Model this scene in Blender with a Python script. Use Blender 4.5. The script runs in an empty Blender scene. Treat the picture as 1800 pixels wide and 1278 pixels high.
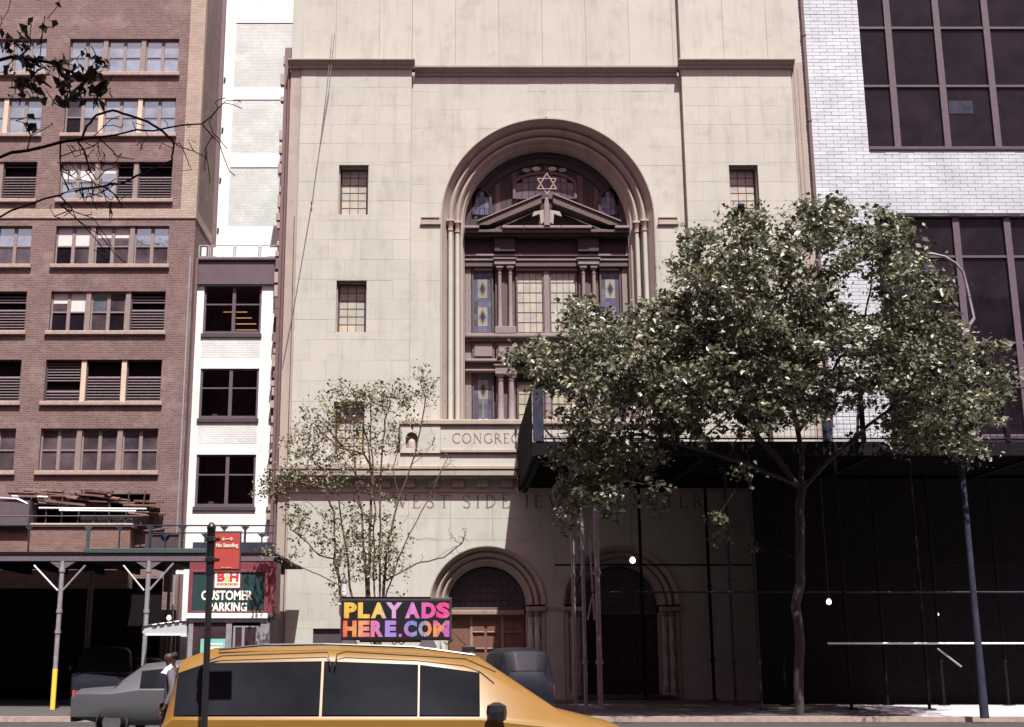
import bpy, math, random
import numpy as np
from mathutils import Vector, Matrix, Quaternion
R = math.radians
random.seed(7)
rng = np.random.default_rng(11)
S = bpy.context.scene
COL = S.collection

# ------------------------------------------------------------------ camera, sky, sun, exposure
FPX = 2205.0            # focal length in photo pixels (photo is 1800 x 1278)
CX, CY = 796.0, 639.0   # optical axis in the photo
HY = 1150.0             # horizon row
PITCH = math.atan((HY - CY) / FPX)
CAMZ = 1.7
cam_d = bpy.data.cameras.new('camera')
cam = bpy.data.objects.new('camera', cam_d)
COL.objects.link(cam)
cam.location = (0, 0, CAMZ)
cam.rotation_euler = (R(90) + PITCH, 0, 0)
cam_d.sensor_fit = 'HORIZONTAL'
cam_d.sensor_width = 36
cam_d.lens = FPX / 1800 * 36
cam_d.shift_x = (900 - CX) / 1800
cam_d.clip_end = 2000
S.camera = cam

SUN_EL, SUN_AZ = R(61), R(13)
w = bpy.data.worlds.new('World')
S.world = w
w.use_nodes = True
nt = w.node_tree
bg = nt.nodes['Background']
sky = nt.nodes.new('ShaderNodeTexSky')
sky.sky_type = 'NISHITA'
sky.sun_disc = False
sky.sun_elevation = SUN_EL
sky.sun_rotation = R(180) - SUN_AZ
sky.dust_density = 3.0
sky.air_density = 1.0
hs = nt.nodes.new('ShaderNodeHueSaturation')
hs.inputs['Saturation'].default_value = 0.38
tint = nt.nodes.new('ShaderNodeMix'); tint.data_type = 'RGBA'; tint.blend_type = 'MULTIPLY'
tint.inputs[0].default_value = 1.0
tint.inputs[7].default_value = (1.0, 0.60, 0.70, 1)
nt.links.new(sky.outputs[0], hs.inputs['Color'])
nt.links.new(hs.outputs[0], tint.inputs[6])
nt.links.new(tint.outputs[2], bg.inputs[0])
bg.inputs[1].default_value = 0.09

sun_d = bpy.data.lights.new('sun', 'SUN')
sun = bpy.data.objects.new('sun', sun_d)
COL.objects.link(sun)
sun_d.energy = 5.0
sun_d.angle = R(0.53)
sun_d.color = (0.985, 1.0, 0.945)
sdir = Vector((math.sin(SUN_AZ) * math.cos(SUN_EL), -math.cos(SUN_AZ) * math.cos(SUN_EL), math.sin(SUN_EL)))
sun.rotation_euler = sdir.to_track_quat('Z', 'Y').to_euler()
sun.location = (10, -20, 60)
S.view_settings.view_transform = 'Standard'
S.view_settings.look = 'None'
S.view_settings.gamma = 1
S.view_settings.use_curve_mapping = False
S.view_settings.exposure = 0.92
S.cycles.max_bounces = 6

# ------------------------------------------------------------------ measuring: a photo pixel on the vertical plane y = Y
def at(px, py, Y):
    u = (px - CX) / FPX; v = (CY - py) / FPX
    yw = math.cos(PITCH) - v * math.sin(PITCH); zw = math.sin(PITCH) + v * math.cos(PITCH)
    t = Y / yw
    return u * t, CAMZ + zw * t
def PX(px, py, Y): return at(px, py, Y)[0]
def PZ(py, Y): return at(0, py, Y)[1]
def P3(px, py, Y):
    x, z = at(px, py, Y); return Vector((x, Y, z))

# ------------------------------------------------------------------ materials
MATS = {}
def nodes_of(name):
    m = bpy.data.materials.new(name); m.use_nodes = True
    n = m.node_tree; return m, n, n.nodes['Principled BSDF'], n.nodes, n.links
def pos_node(N): return N.new('ShaderNodeNewGeometry').outputs['Position']
def mixc(N, L, fac, a, b, mode='MIX'):
    x = N.new('ShaderNodeMix'); x.data_type = 'RGBA'; x.blend_type = mode
    for i, v in ((0, fac), (6, a), (7, b)):
        if isinstance(v, bpy.types.NodeSocket): L.new(v, x.inputs[i])
        elif i == 0: x.inputs[0].default_value = v
        else: x.inputs[i].default_value = (*v[:3], 1)
    return x.outputs[2]
def noise(N, L, vec, scale, detail=4, rough=0.6, stretch=None):
    if stretch:
        mp = N.new('ShaderNodeMapping'); mp.inputs['Scale'].default_value = stretch
        L.new(vec, mp.inputs[0]); vec = mp.outputs[0]
    n = N.new('ShaderNodeTexNoise'); n.inputs['Scale'].default_value = scale
    n.inputs['Detail'].default_value = detail; n.inputs['Roughness'].default_value = rough
    L.new(vec, n.inputs['Vector']); return n.outputs['Fac']
def ramp(N, L, fac, stops):
    r = N.new('ShaderNodeValToRGB')
    el = r.color_ramp.elements
    while len(el) < len(stops): el.new(0.5)
    for e, (p, c) in zip(el, stops):
        e.position = p; e.color = (*c[:3], 1) if not isinstance(c, (int, float)) else (c, c, c, 1)
    L.new(fac, r.inputs[0]); return r.outputs[0]
def bump(N, L, h, bs, strength=0.3, dist=0.02):
    b = N.new('ShaderNodeBump'); b.inputs['Strength'].default_value = strength; b.inputs['Distance'].default_value = dist
    L.new(h, b.inputs['Height']); L.new(b.outputs[0], bs.inputs['Normal'])
def simple(name, col, rough=0.6, metal=0.0, vary=0.15, scale=6.0, spec=0.5, bumpy=0.0, obj_rand=0.0, stretch=None):
    m, n, bs, N, L = nodes_of(name)
    bs.inputs['Roughness'].default_value = rough; bs.inputs['Metallic'].default_value = metal
    bs.inputs['Specular IOR Level'].default_value = spec
    p = pos_node(N)
    f = noise(N, L, p, scale, 5, 0.65, stretch)
    c = mixc(N, L, ramp(N, L, f, [(0.3, 0.0), (0.7, 1.0)]), tuple(x * (1 - vary) for x in col), tuple(min(1, x * (1 + vary)) for x in col))
    if obj_rand:
        oi = N.new('ShaderNodeObjectInfo')
        r = ramp(N, L, oi.outputs['Random'], [(0, 1 - obj_rand), (1, 1 + obj_rand * 0.4)])
        c = mixc(N, L, 1.0, c, r, 'MULTIPLY')
    L.new(c, bs.inputs['Base Color'])
    if bumpy: bump(N, L, noise(N, L, p, scale * 12, 4), bs, bumpy, 0.01)
    MATS[name] = m; return m
def emit(name, col, s):
    m, n, bs, N, L = nodes_of(name)
    bs.inputs['Base Color'].default_value = (*col, 1)
    bs.inputs['Emission Color'].default_value = (*col, 1); bs.inputs['Emission Strength'].default_value = s
    MATS[name] = m; return m

def stone_mat(name, col, dark, orand=0.06):
    m, n, bs, N, L = nodes_of(name)
    p = pos_node(N)
    big = noise(N, L, p, 0.35, 6, 0.7)
    streak = noise(N, L, p, 1.0, 5, 0.7, (2.2, 1, 0.25))
    patch = noise(N, L, p, 1.3, 3, 0.6)
    fine = noise(N, L, p, 22, 5, 0.75)
    c = mixc(N, L, ramp(N, L, big, [(0.35, 0.0), (0.65, 1.0)]), tuple(x * 0.93 for x in col), tuple(x * 1.04 for x in col))
    c = mixc(N, L, ramp(N, L, streak, [(0.50, 0.0), (0.75, 0.42)]), c, dark)
    c = mixc(N, L, ramp(N, L, patch, [(0.54, 0.0), (0.72, 0.28)]), c, dark)
    c = mixc(N, L, ramp(N, L, fine, [(0.3, 0.14), (0.6, 0.0)]), c, tuple(x * 0.4 for x in col))
    oi = N.new('ShaderNodeObjectInfo')
    c = mixc(N, L, 1.0, c, ramp(N, L, oi.outputs['Random'], [(0, 1 - orand), (1, 1.0)]), 'MULTIPLY')
    L.new(c, bs.inputs['Base Color'])
    bs.inputs['Roughness'].default_value = 0.88; bs.inputs['Specular IOR Level'].default_value = 0.25
    bump(N, L, fine, bs, 0.35, 0.01)
    MATS[name] = m; return m
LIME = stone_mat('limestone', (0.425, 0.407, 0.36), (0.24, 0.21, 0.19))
LIMED = stone_mat('limestone_trim_shaded', (0.35, 0.29, 0.25), (0.17, 0.13, 0.12))  # trim stone, darkened and reddened to hold the arch's shade
DKSTONE = stone_mat('dark_red_stone', (0.30, 0.20, 0.18), (0.10, 0.06, 0.06))  # darker reddish stone for capitals, niche backs and the cornice roll

def brick_mat(name, c1, c2, mortar, bw=0.22, bh=0.075, msize=0.010, patch=None, scale_noise=0.5):
    m, n, bs, N, L = nodes_of(name)
    p = pos_node(N)
    sp = N.new('ShaderNodeSeparateXYZ'); L.new(p, sp.inputs[0])
    ad = N.new('ShaderNodeMath'); L.new(sp.outputs[0], ad.inputs[0]); L.new(sp.outputs[1], ad.inputs[1])
    cb = N.new('ShaderNodeCombineXYZ'); L.new(ad.outputs[0], cb.inputs[0]); L.new(sp.outputs[2], cb.inputs[1])
    b = N.new('ShaderNodeTexBrick')
    b.inputs['Scale'].default_value = 1; b.inputs['Brick Width'].default_value = bw; b.inputs['Row Height'].default_value = bh
    b.inputs['Mortar Size'].default_value = msize; b.inputs['Mortar Smooth'].default_value = 0.2
    b.inputs['Color1'].default_value = (*c1, 1); b.inputs['Color2'].default_value = (*c2, 1); b.inputs['Mortar'].default_value = (*mortar, 1)
    L.new(cb.outputs[0], b.inputs['Vector'])
    c = b.outputs['Color']
    nz = noise(N, L, p, scale_noise, 6, 0.7)
    c = mixc(N, L, ramp(N, L, nz, [(0.3, 0.72), (0.7, 1.1)]), (0, 0, 0), c, 'MIX') if False else mixc(N, L, 1.0, c, ramp(N, L, nz, [(0.3, 0.75), (0.7, 1.0)]), 'MULTIPLY')
    if patch:
        c = mixc(N, L, ramp(N, L, noise(N, L, p, 0.9, 7, 0.8, (0.7, 1, 1)), [(0.5, 0.0), (0.68, 0.55)]), c, patch)
    L.new(c, bs.inputs['Base Color']); bs.inputs['Roughness'].default_value = 0.9
    inv = N.new('ShaderNodeMath'); inv.operation = 'SUBTRACT'; inv.inputs[0].default_value = 1; L.new(b.outputs['Fac'], inv.inputs[1])
    bump(N, L, inv.outputs[0], bs, 0.6, 0.01)
    MATS[name] = m; return m
BRICK = brick_mat('brown_brick', (0.175, 0.088, 0.082), (0.100, 0.056, 0.056), (0.24, 0.185, 0.17), patch=(0.30, 0.225, 0.20))
BRICKT = brick_mat('tan_brick', (0.24, 0.14, 0.11), (0.165, 0.095, 0.08), (0.14, 0.085, 0.08))
CREAMB = brick_mat('cream_brick', (0.46, 0.36, 0.29), (0.36, 0.28, 0.22), (0.24, 0.17, 0.15))
WPANEL = brick_mat('grey_white_brick', (0.63, 0.63, 0.62), (0.57, 0.57, 0.56), (0.45, 0.45, 0.44), patch=(0.68, 0.68, 0.67))
WPAINT = brick_mat('white_painted_brick', (0.76, 0.78, 0.76), (0.72, 0.74, 0.72), (0.62, 0.64, 0.63), msize=0.006)
GLAZED = simple('glazed_white_brick', (0.46, 0.485, 0.52), 0.5, vary=0.13, scale=0.9, obj_rand=0.12, spec=0.3)
JOINT = simple('grey_mortar', (0.36, 0.35, 0.37), 0.9)
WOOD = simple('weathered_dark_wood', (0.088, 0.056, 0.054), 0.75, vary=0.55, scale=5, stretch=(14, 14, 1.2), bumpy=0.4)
WOODL = simple('light_wood', (0.185, 0.145, 0.142), 0.8, vary=0.4, scale=5, stretch=(14, 14, 1.2), bumpy=0.4)  # lighter wood for columns, mouldings and caps
WOODX = simple('near_black_wood', (0.034, 0.022, 0.026), 0.8, vary=0.5, scale=5, stretch=(14, 14, 1.2))  # near-black wood; on the second door its darkness stands for shade
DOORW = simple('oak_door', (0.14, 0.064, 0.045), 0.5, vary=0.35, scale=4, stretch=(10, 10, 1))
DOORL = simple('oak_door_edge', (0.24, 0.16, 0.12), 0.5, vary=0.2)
LEAD = simple('lead', (0.06, 0.05, 0.05), 0.6)
METALD = simple('dark_bronze_metal', (0.055, 0.038, 0.045), 0.5, vary=0.15)
METALM = simple('taupe_metal', (0.095, 0.07, 0.085), 0.6, spec=0.25)
LOUV = simple('louvre_metal', (0.12, 0.085, 0.095), 0.55)
CREAMP = simple('cream_paint', (0.50, 0.38, 0.29), 0.6)
TAUPE = simple('taupe_sash_paint', (0.20, 0.15, 0.14), 0.6)
SILL = simple('stone_sill', (0.30, 0.22, 0.19), 0.85, vary=0.25)
MAROON = simple('maroon_fascia', (0.085, 0.055, 0.065), 0.55, vary=0.12, scale=1.5)
BPIPE = simple('brown_pipe', (0.13, 0.075, 0.075), 0.6)
GALV = simple('galvanised_pipe', (0.36, 0.34, 0.37), 0.4, metal=0.5, vary=0.2)
GALVD = simple('weathered_pipe', (0.24, 0.19, 0.23), 0.5, metal=0.3, vary=0.25)
WHITE = simple('white_paint', (0.74, 0.76, 0.75), 0.6, vary=0.06, scale=1.2)
GREYP = simple('grey_paint', (0.36, 0.38, 0.40), 0.5, vary=0.05)
GREEN = simple('shed_green', (0.03, 0.055, 0.055), 0.6, vary=0.25)
PURPB = simple('shed_beam', (0.10, 0.075, 0.095), 0.6, vary=0.2)
SHEDB = simple('shed_black', (0.010, 0.008, 0.010), 0.9, vary=0.3, spec=0.08)
SHEDN = simple('shed_navy', (0.030, 0.031, 0.050), 0.8, vary=0.4, scale=3, spec=0.15)
BLACKP = simple('black_paint', (0.015, 0.015, 0.018), 0.35)
PLANK = simple('old_plank', (0.17, 0.095, 0.08), 0.85, vary=0.5, scale=4, obj_rand=0.5)
ROOM = simple('dim_room', (0.30, 0.20, 0.28), 0.9)
DARK = simple('dark_interior', (0.010, 0.008, 0.010), 0.95, spec=0.05)
ASPH = simple('asphalt', (0.034, 0.031, 0.033), 0.85, vary=0.3, scale=3, bumpy=0.3)
CONC = simple('concrete', (0.055, 0.049, 0.048), 0.9, vary=0.15, scale=1.5, bumpy=0.2)
BARK = simple('bark', (0.036, 0.026, 0.025), 0.9, vary=0.4, scale=8, stretch=(3, 3, 1), bumpy=0.5)
TWIG = simple('twig_bark', (0.085, 0.045, 0.04), 0.85, vary=0.3)
TAXI = simple('taxi_ochre_paint', (0.19, 0.094, 0.013), 0.45, vary=0.03, spec=0.6)
MATS['taxi_ochre_paint'].node_tree.nodes['Principled BSDF'].inputs['Coat Weight'].default_value = 0.15
RUB = simple('black_rubber', (0.02, 0.02, 0.022), 0.7)
BLKCAR = simple('black_car_paint', (0.010, 0.010, 0.016), 0.55, spec=0.1)
GREYCAR = simple('silver_car_paint', (0.075, 0.075, 0.085), 0.45, metal=0.2, vary=0.05)
CHROME = simple('chrome', (0.6, 0.6, 0.6), 0.15, metal=1.0, vary=0.05)
REDS = simple('sign_red', (0.40, 0.052, 0.045), 0.5, vary=0.06)
SGREEN = simple('sign_green', (0.009, 0.036, 0.036), 0.5, vary=0.12)
SMAR = simple('sign_maroon', (0.16, 0.035, 0.045), 0.5, vary=0.1)
LETTW = simple('letter_cream', (0.82, 0.78, 0.66), 0.5, vary=0.03)
LETTR = simple('letter_red', (0.50, 0.03, 0.03), 0.5, vary=0.05)
LETTY = simple('letter_yellow', (0.80, 0.50, 0.06), 0.5, vary=0.05)
TEAL = simple('poster_teal', (0.16, 0.42, 0.38), 0.5, vary=0.08)
INCISE = simple('incised_letter', (0.15, 0.105, 0.095), 0.9, vary=0.2)
SKIN = simple('skin', (0.06, 0.028, 0.018), 0.5, vary=0.05)
HAIR = simple('hair', (0.012, 0.008, 0.008), 0.8)
SHIRT = simple('white_shirt', (0.7, 0.7, 0.72), 0.8, vary=0.05)
COATM = simple('grey_jacket', (0.10, 0.09, 0.11), 0.9, vary=0.1)
TROU = simple('dark_trousers', (0.02, 0.02, 0.03), 0.9)
BLIND = simple('window_blind', (0.52, 0.50, 0.49), 0.8, vary=0.08)
BULB = emit('lit_bulb', (1.0, 0.93, 0.82), 2.0)
TUBE = emit('fluorescent_tube', (1.0, 0.62, 0.18), 0.9)

def glass_mat(name, base, refl, rough=0.03, wob=0.02, tintc=(1, 1, 1)):
    m, n, bs, N, L = nodes_of(name)
    gl = N.new('ShaderNodeBsdfGlossy'); gl.inputs['Roughness'].default_value = rough; gl.inputs['Color'].default_value = (*tintc, 1)
    mx = N.new('ShaderNodeMixShader'); mx.inputs[0].default_value = refl
    L.new(bs.outputs[0], mx.inputs[1]); L.new(gl.outputs[0], mx.inputs[2]); L.new(mx.outputs[0], N['Material Output'].inputs[0])
    p = pos_node(N); f = noise(N, L, p, 0.8, 4, 0.6)
    c = mixc(N, L, ramp(N, L, f, [(0.35, 0.0), (0.65, 1.0)]), tuple(x * 0.5 for x in base), tuple(x * 1.5 for x in base))
    L.new(c, bs.inputs['Base Color']); bs.inputs['Roughness'].default_value = 0.6; bs.inputs['Specular IOR Level'].default_value = 0.04
    b = N.new('ShaderNodeBump'); b.inputs['Strength'].default_value = wob; b.inputs['Distance'].default_value = 0.1
    L.new(noise(N, L, p, 2.5, 2), b.inputs['Height']); L.new(b.outputs[0], gl.inputs['Normal'])
    MATS[name] = m; return m
GSKY = glass_mat('sky_reflecting_glass', (0.18, 0.21, 0.25), 0.42, tintc=(0.66, 0.98, 0.96))
GDIM = glass_mat('dim_glass', (0.075, 0.055, 0.065), 0.09, tintc=(0.75, 0.95, 0.95))
GDARK = glass_mat('dark_glass', (0.010, 0.006, 0.011), 0.012)
GCAR = glass_mat('car_glass', (0.012, 0.012, 0.016), 0.025, tintc=(0.6, 0.75, 0.85))
GBOOTH = glass_mat('booth_glass', (0.045, 0.028, 0.032), 0.06)
def clear_glass():
    m, n, bs, N, L = nodes_of('clear_glass')
    tr = N.new('ShaderNodeBsdfTransparent'); tr.inputs[0].default_value = (0.62, 0.58, 0.62, 1)
    gl = N.new('ShaderNodeBsdfGlossy'); gl.inputs['Roughness'].default_value = 0.03
    mx = N.new('ShaderNodeMixShader'); mx.inputs[0].default_value = 0.035
    L.new(tr.outputs[0], mx.inputs[1]); L.new(gl.outputs[0], mx.inputs[2]); L.new(mx.outputs[0], N['Material Output'].inputs[0])
    N.remove(bs); MATS['clear_glass'] = m; return m
GCLEAR = clear_glass()
def leaded(name, col, col2, rough=0.35):
    m, n, bs, N, L = nodes_of(name)
    p = pos_node(N); oi = N.new('ShaderNodeObjectInfo')
    c = mixc(N, L, oi.outputs['Random'], col, col2)
    c = mixc(N, L, ramp(N, L, noise(N, L, p, 2.5, 4), [(0.3, 0.75), (0.7, 1.0)]), (0.02, 0.02, 0.02), c)
    L.new(c, bs.inputs['Base Color']); bs.inputs['Roughness'].default_value = rough
    bump(N, L, noise(N, L, p, 9, 3), bs, 0.3, 0.02)
    MATS[name] = m; return m
PANEC = leaded('opal_pane', (0.46, 0.40, 0.30), (0.36, 0.35, 0.33))
PANEY = leaded('amber_pane', (0.40, 0.36, 0.25), (0.33, 0.31, 0.25))
PANES = leaded('smoky_pane', (0.27, 0.26, 0.22), (0.22, 0.21, 0.19))
PANEB = leaded('blue_pane', (0.055, 0.058, 0.115), (0.12, 0.12, 0.19))
PANEV = leaded('violet_pane', (0.10, 0.075, 0.09), (0.055, 0.04, 0.055))
PANEG = leaded('green_pane', (0.15, 0.18, 0.11), (0.14, 0.17, 0.11))
PANEM = leaded('diamond_pane', (0.045, 0.015, 0.045), (0.05, 0.02, 0.05))

def leaf_mat(name, c1, c2, c3):
    m, n, bs, N, L = nodes_of(name)
    a = N.new('ShaderNodeAttribute'); a.attribute_name = 'tone'
    c = ramp(N, L, a.outputs['Fac'], [(0.0, c1), (0.6, c2), (1.0, c3)])
    L.new(c, bs.inputs['Base Color']); bs.inputs['Roughness'].default_value = 0.4; bs.inputs['Specular IOR Level'].default_value = 0.55
    t = N.new('ShaderNodeBsdfTranslucent'); L.new(c, t.inputs[0])
    mx = N.new('ShaderNodeMixShader'); mx.inputs[0].default_value = 0.30
    L.new(bs.outputs[0], mx.inputs[1]); L.new(t.outputs[0], mx.inputs[2]); L.new(mx.outputs[0], N['Material Output'].inputs[0])
    MATS[name] = m; return m
LEAFA = leaf_mat('street_leaf', (0.035, 0.038, 0.022), (0.10, 0.105, 0.058), (0.34, 0.32, 0.23))
LEAFB = leaf_mat('sapling_leaf', (0.07, 0.072, 0.03), (0.15, 0.14, 0.065), (0.27, 0.23, 0.13))
LEAFC = leaf_mat('near_leaf', (0.03, 0.035, 0.018), (0.045, 0.05, 0.022), (0.06, 0.05, 0.03))

def ad_mat():
    m, n, bs, N, L = nodes_of('led_letter')
    p = pos_node(N)
    sp = N.new('ShaderNodeSeparateXYZ'); L.new(p, sp.inputs[0])
    nz = noise(N, L, p, 7, 6, 0.8)
    mr = N.new('ShaderNodeMapRange'); mr.inputs['From Min'].default_value = AD[0]; mr.inputs['From Max'].default_value = AD[1]
    L.new(sp.outputs[0], mr.inputs['Value'])
    ad = N.new('ShaderNodeMath'); ad.operation = 'MULTIPLY_ADD'; L.new(nz, ad.inputs[0]); ad.inputs[1].default_value = 0.8; ad.inputs[2].default_value = -0.4
    s = N.new('ShaderNodeMath'); L.new(mr.outputs[0], s.inputs[0]); L.new(ad.outputs[0], s.inputs[1])
    top = ramp(N, L, s.outputs[0], [(0.0, (1, .50, .03)), (0.16, (1, .62, .08)), (0.33, (1, .68, .10)), (0.42, (.80, .42, .75)), (0.55, (.80, .38, .80)), (0.68, (.85, .16, .55)), (0.85, (.95, .06, .35)), (1.0, (.9, .05, .28))])
    bot = ramp(N, L, s.outputs[0], [(0.0, (1, .10, .05)), (0.15, (1, .45, .10)), (0.3, (.95, .15, .35)), (0.42, (.35, .30, .85)), (0.55, (.8, .12, .5)), (0.68, (.08, .30, .75)), (0.82, (1, .35, .03)), (1.0, (.55, .07, .55))])
    mz = N.new('ShaderNodeMapRange'); mz.inputs['From Min'].default_value = AD[2]; mz.inputs['From Max'].default_value = AD[3]
    L.new(sp.outputs[2], mz.inputs['Value'])
    s2 = N.new('ShaderNodeMath'); L.new(mz.outputs[0], s2.inputs[0]); L.new(ad.outputs[0], s2.inputs[1])
    c = mixc(N, L, ramp(N, L, s2.outputs[0], [(0.44, 0.0), (0.56, 1.0)]), bot, top)
    bs.inputs['Base Color'].default_value = (0.02, 0.02, 0.02, 1)
    L.new(c, bs.inputs['Emission Color']); bs.inputs['Emission Strength'].default_value = 0.48
    MATS['led_letter'] = m; return m

# ------------------------------------------------------------------ mesh helpers
class MB:
    def __init__(s): s.v = []; s.f = []; s.smooth = False
    def add(s, vs, fs):
        o = len(s.v); s.v += [tuple(p) for p in vs]; s.f += [tuple(i + o for i in f) for f in fs]; return s
    def box(s, x0, x1, y0, y1, z0, z1):
        v = [(x0, y0, z0), (x1, y0, z0), (x1, y1, z0), (x0, y1, z0), (x0, y0, z1), (x1, y0, z1), (x1, y1, z1), (x0, y1, z1)]
        return s.add(v, [(0, 3, 2, 1), (4, 5, 6, 7), (0, 1, 5, 4), (1, 2, 6, 5), (2, 3, 7, 6), (3, 0, 4, 7)])
    def bbox(s, x0, x1, y0, y1, z0, z1, b=0.02):   # box with bevelled front edges
        v = [(x0, y1, z0), (x1, y1, z0), (x1, y1, z1), (x0, y1, z1), (x0, y0 + b, z0), (x1, y0 + b, z0), (x1, y0 + b, z1), (x0, y0 + b, z1),
             (x0 + b, y0, z0 + b), (x1 - b, y0, z0 + b), (x1 - b, y0, z1 - b), (x0 + b, y0, z1 - b)]
        f = [(8, 9, 10, 11), (4, 5, 9, 8), (5, 6, 10, 9), (6, 7, 11, 10), (7, 4, 8, 11), (0, 1, 5, 4), (1, 2, 6, 5), (2, 3, 7, 6), (3, 0, 4, 7), (3, 2, 1, 0)]
        return s.add(v, f)
    def poly(s, pts, y0, y1):                       # outline in x,z extruded along y (y0 is the front)
        n = len(pts)
        v = [(x, y0, z) for x, z in pts] + [(x, y1, z) for x, z in pts]
        return s.add(v, [tuple(range(n)), tuple(range(2 * n - 1, n - 1, -1))] + [(i, i + n, (i + 1) % n + n, (i + 1) % n) for i in range(n)])
    def tube(s, pts, r, seg=8, cap=True):
        pts = [Vector(p) for p in pts]; n = len(pts)
        rs = r if isinstance(r, (list, tuple)) else [r] * n
        o = len(s.v); up = None
        for i, p in enumerate(pts):
            t = (pts[min(i + 1, n - 1)] - pts[max(i - 1, 0)])
            t = t.normalized() if t.length > 1e-9 else Vector((0, 0, 1))
            if up is None:
                up = Vector((0, 0, 1)) if abs(t.z) < 0.9 else Vector((1, 0, 0))
            a = t.cross(up).normalized() if t.cross(up).length > 1e-6 else Vector((1, 0, 0)); b = a.cross(t); up = b
            for k in range(seg):
                an = 2 * math.pi * k / seg
                s.v.append(tuple(p + (a * math.cos(an) + b * math.sin(an)) * rs[i]))
        for i in range(n - 1):
            for k in range(seg):
                k2 = (k + 1) % seg
                s.f.append((o + i * seg + k, o + i * seg + k2, o + (i + 1) * seg + k2, o + (i + 1) * seg + k))
        if cap: s.f.append(tuple(o + k for k in range(seg))[::-1]); s.f.append(tuple(o + (n - 1) * seg + k for k in range(seg)))
        return s
    def lathe(s, cx, cy, prof, seg=14):
        o = len(s.v); n = len(prof)
        for r, z in prof:
            for k in range(seg):
                a = 2 * math.pi * k / seg; s.v.append((cx + r * math.cos(a), cy + r * math.sin(a), z))
        for i in range(n - 1):
            for k in range(seg):
                k2 = (k + 1) % seg; s.f.append((o + i * seg + k, o + i * seg + k2, o + (i + 1) * seg + k2, o + (i + 1) * seg + k))
        s.f.append(tuple(o + k for k in range(seg))[::-1]); s.f.append(tuple(o + (n - 1) * seg + k for k in range(seg)))
        return s
    def sheet(s, grid):
        o = len(s.v); m = len(grid); n = len(grid[0])
        for row in grid: s.v += [tuple(p) for p in row]
        for i in range(m - 1):
            for j in range(n - 1): s.f.append((o + i * n + j, o + i * n + j + 1, o + (i + 1) * n + j + 1, o + (i + 1) * n + j))
        return s
    def mesh(s, name, mat, smooth=False):
        me = bpy.data.meshes.new(name); me.from_pydata(s.v, [], s.f)
        if mat: me.materials.append(mat)
        if smooth:
            me.shade_smooth()
            try: me.set_sharp_from_angle(angle=R(40))
            except Exception: pass
        me.update(); return me
    def build(s, name, mat, parent=None, smooth=False, **kw):
        return put(name, s.mesh(name, mat, smooth), parent, **kw)
def put(name, me, parent=None, label=None, kind=None):
    o = bpy.data.objects.new(name, me); COL.objects.link(o)
    if parent is not None:
        o.parent = parent
        if parent.type == 'EMPTY': o.matrix_parent_inverse = Matrix.Translation(-parent.location)
    if label: o['label'] = label
    if kind: o['kind'] = kind
    return o
def thing(name, label, cat, loc, group=None):
    o = bpy.data.objects.new(name, None); COL.objects.link(o); o.location = loc
    o.empty_display_size = 0.3
    o['label'] = label; o['category'] = cat
    if group: o['group'] = group
    return o
def struct(name, mb, mat, **kw):
    o = mb.build(name, mat); o['kind'] = 'structure'; return o
def box(name, mat, parent, *a, **kw): return MB().box(*a).build(name, mat, parent, **kw)

def text_mesh(name, txt, size, mat, bold=0.0, width=None, height=None, depth=0.004, space=1.0):
    cu = bpy.data.curves.new(name, 'FONT'); cu.body = txt; cu.size = size; cu.offset = bold; cu.extrude = depth
    cu.align_x = 'CENTER'; cu.align_y = 'CENTER'; cu.space_character = space; cu.resolution_u = 3
    o = bpy.data.objects.new('tmp', cu); COL.objects.link(o)
    bpy.context.view_layer.update()
    me = bpy.data.meshes.new_from_object(o.evaluated_get(bpy.context.evaluated_depsgraph_get()))
    bpy.data.objects.remove(o); me.name = name
    n = len(me.vertices); a = np.empty(n * 3); me.vertices.foreach_get('co', a); a = a.reshape(-1, 3)
    mn, mx = a.min(0), a.max(0); c = (mn + mx) / 2; a -= c
    if width: a[:, 0] *= width / (mx[0] - mn[0])
    if height: a[:, 1] *= height / (mx[1] - mn[1])
    b = np.stack([a[:, 0], -a[:, 2], a[:, 1]], 1)      # stand up facing -y
    me.vertices.foreach_set('co', b.ravel()); me.materials.clear(); me.materials.append(mat); me.update()
    return me
def text(name, txt, mat, parent, x, y, z, width, height, bold=0.0, **kw):
    me = text_mesh(name, txt, 1.0, mat, bold, width, height, **kw)
    n = len(me.vertices); a = np.empty(n * 3); me.vertices.foreach_get('co', a); a = a.reshape(-1, 3) + np.array([x, y, z])
    me.vertices.foreach_set('co', a.ravel()); me.update()
    return put(name, me, parent)

# ------------------------------------------------------------------ ground
struct('ground', MB().box(-300, 300, -200, 300, -0.6, -0.16), ASPH)
struct('road', MB().box(-300, 300, 12.6, 36.2, -0.3, -0.13), ASPH)
mb = MB()
for k in range(-14, 15): mb.box(k * 9, k * 9 + 3, 24.2, 24.35, -0.13, -0.126)
struct('lane_marking', mb, WHITE)
struct('near_pavement', MB().box(-300, 300, -30, 12.35, -0.3, 0.0), CONC)
struct('near_kerb', MB().box(-300, 300, 12.353, 12.6, -0.3, 0.004), SILL)
struct('far_kerb', MB().box(-300, 300, 36.2, 36.45, -0.3, 0.004), SILL)
fp = MB().box(-300, 300, 36.453, 62, -0.3, -0.02)
far_pave = struct('far_pavement', fp, JOINT)
n = 0
for i in range(22):
    for j in range(8):
        x = -22 + i * 1.6; y = 36.47 + j * 1.55
        o = box('paving_slab', CONC, far_pave, x, x + 1.58, y, y + 1.53, -0.021, 0.0)

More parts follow.
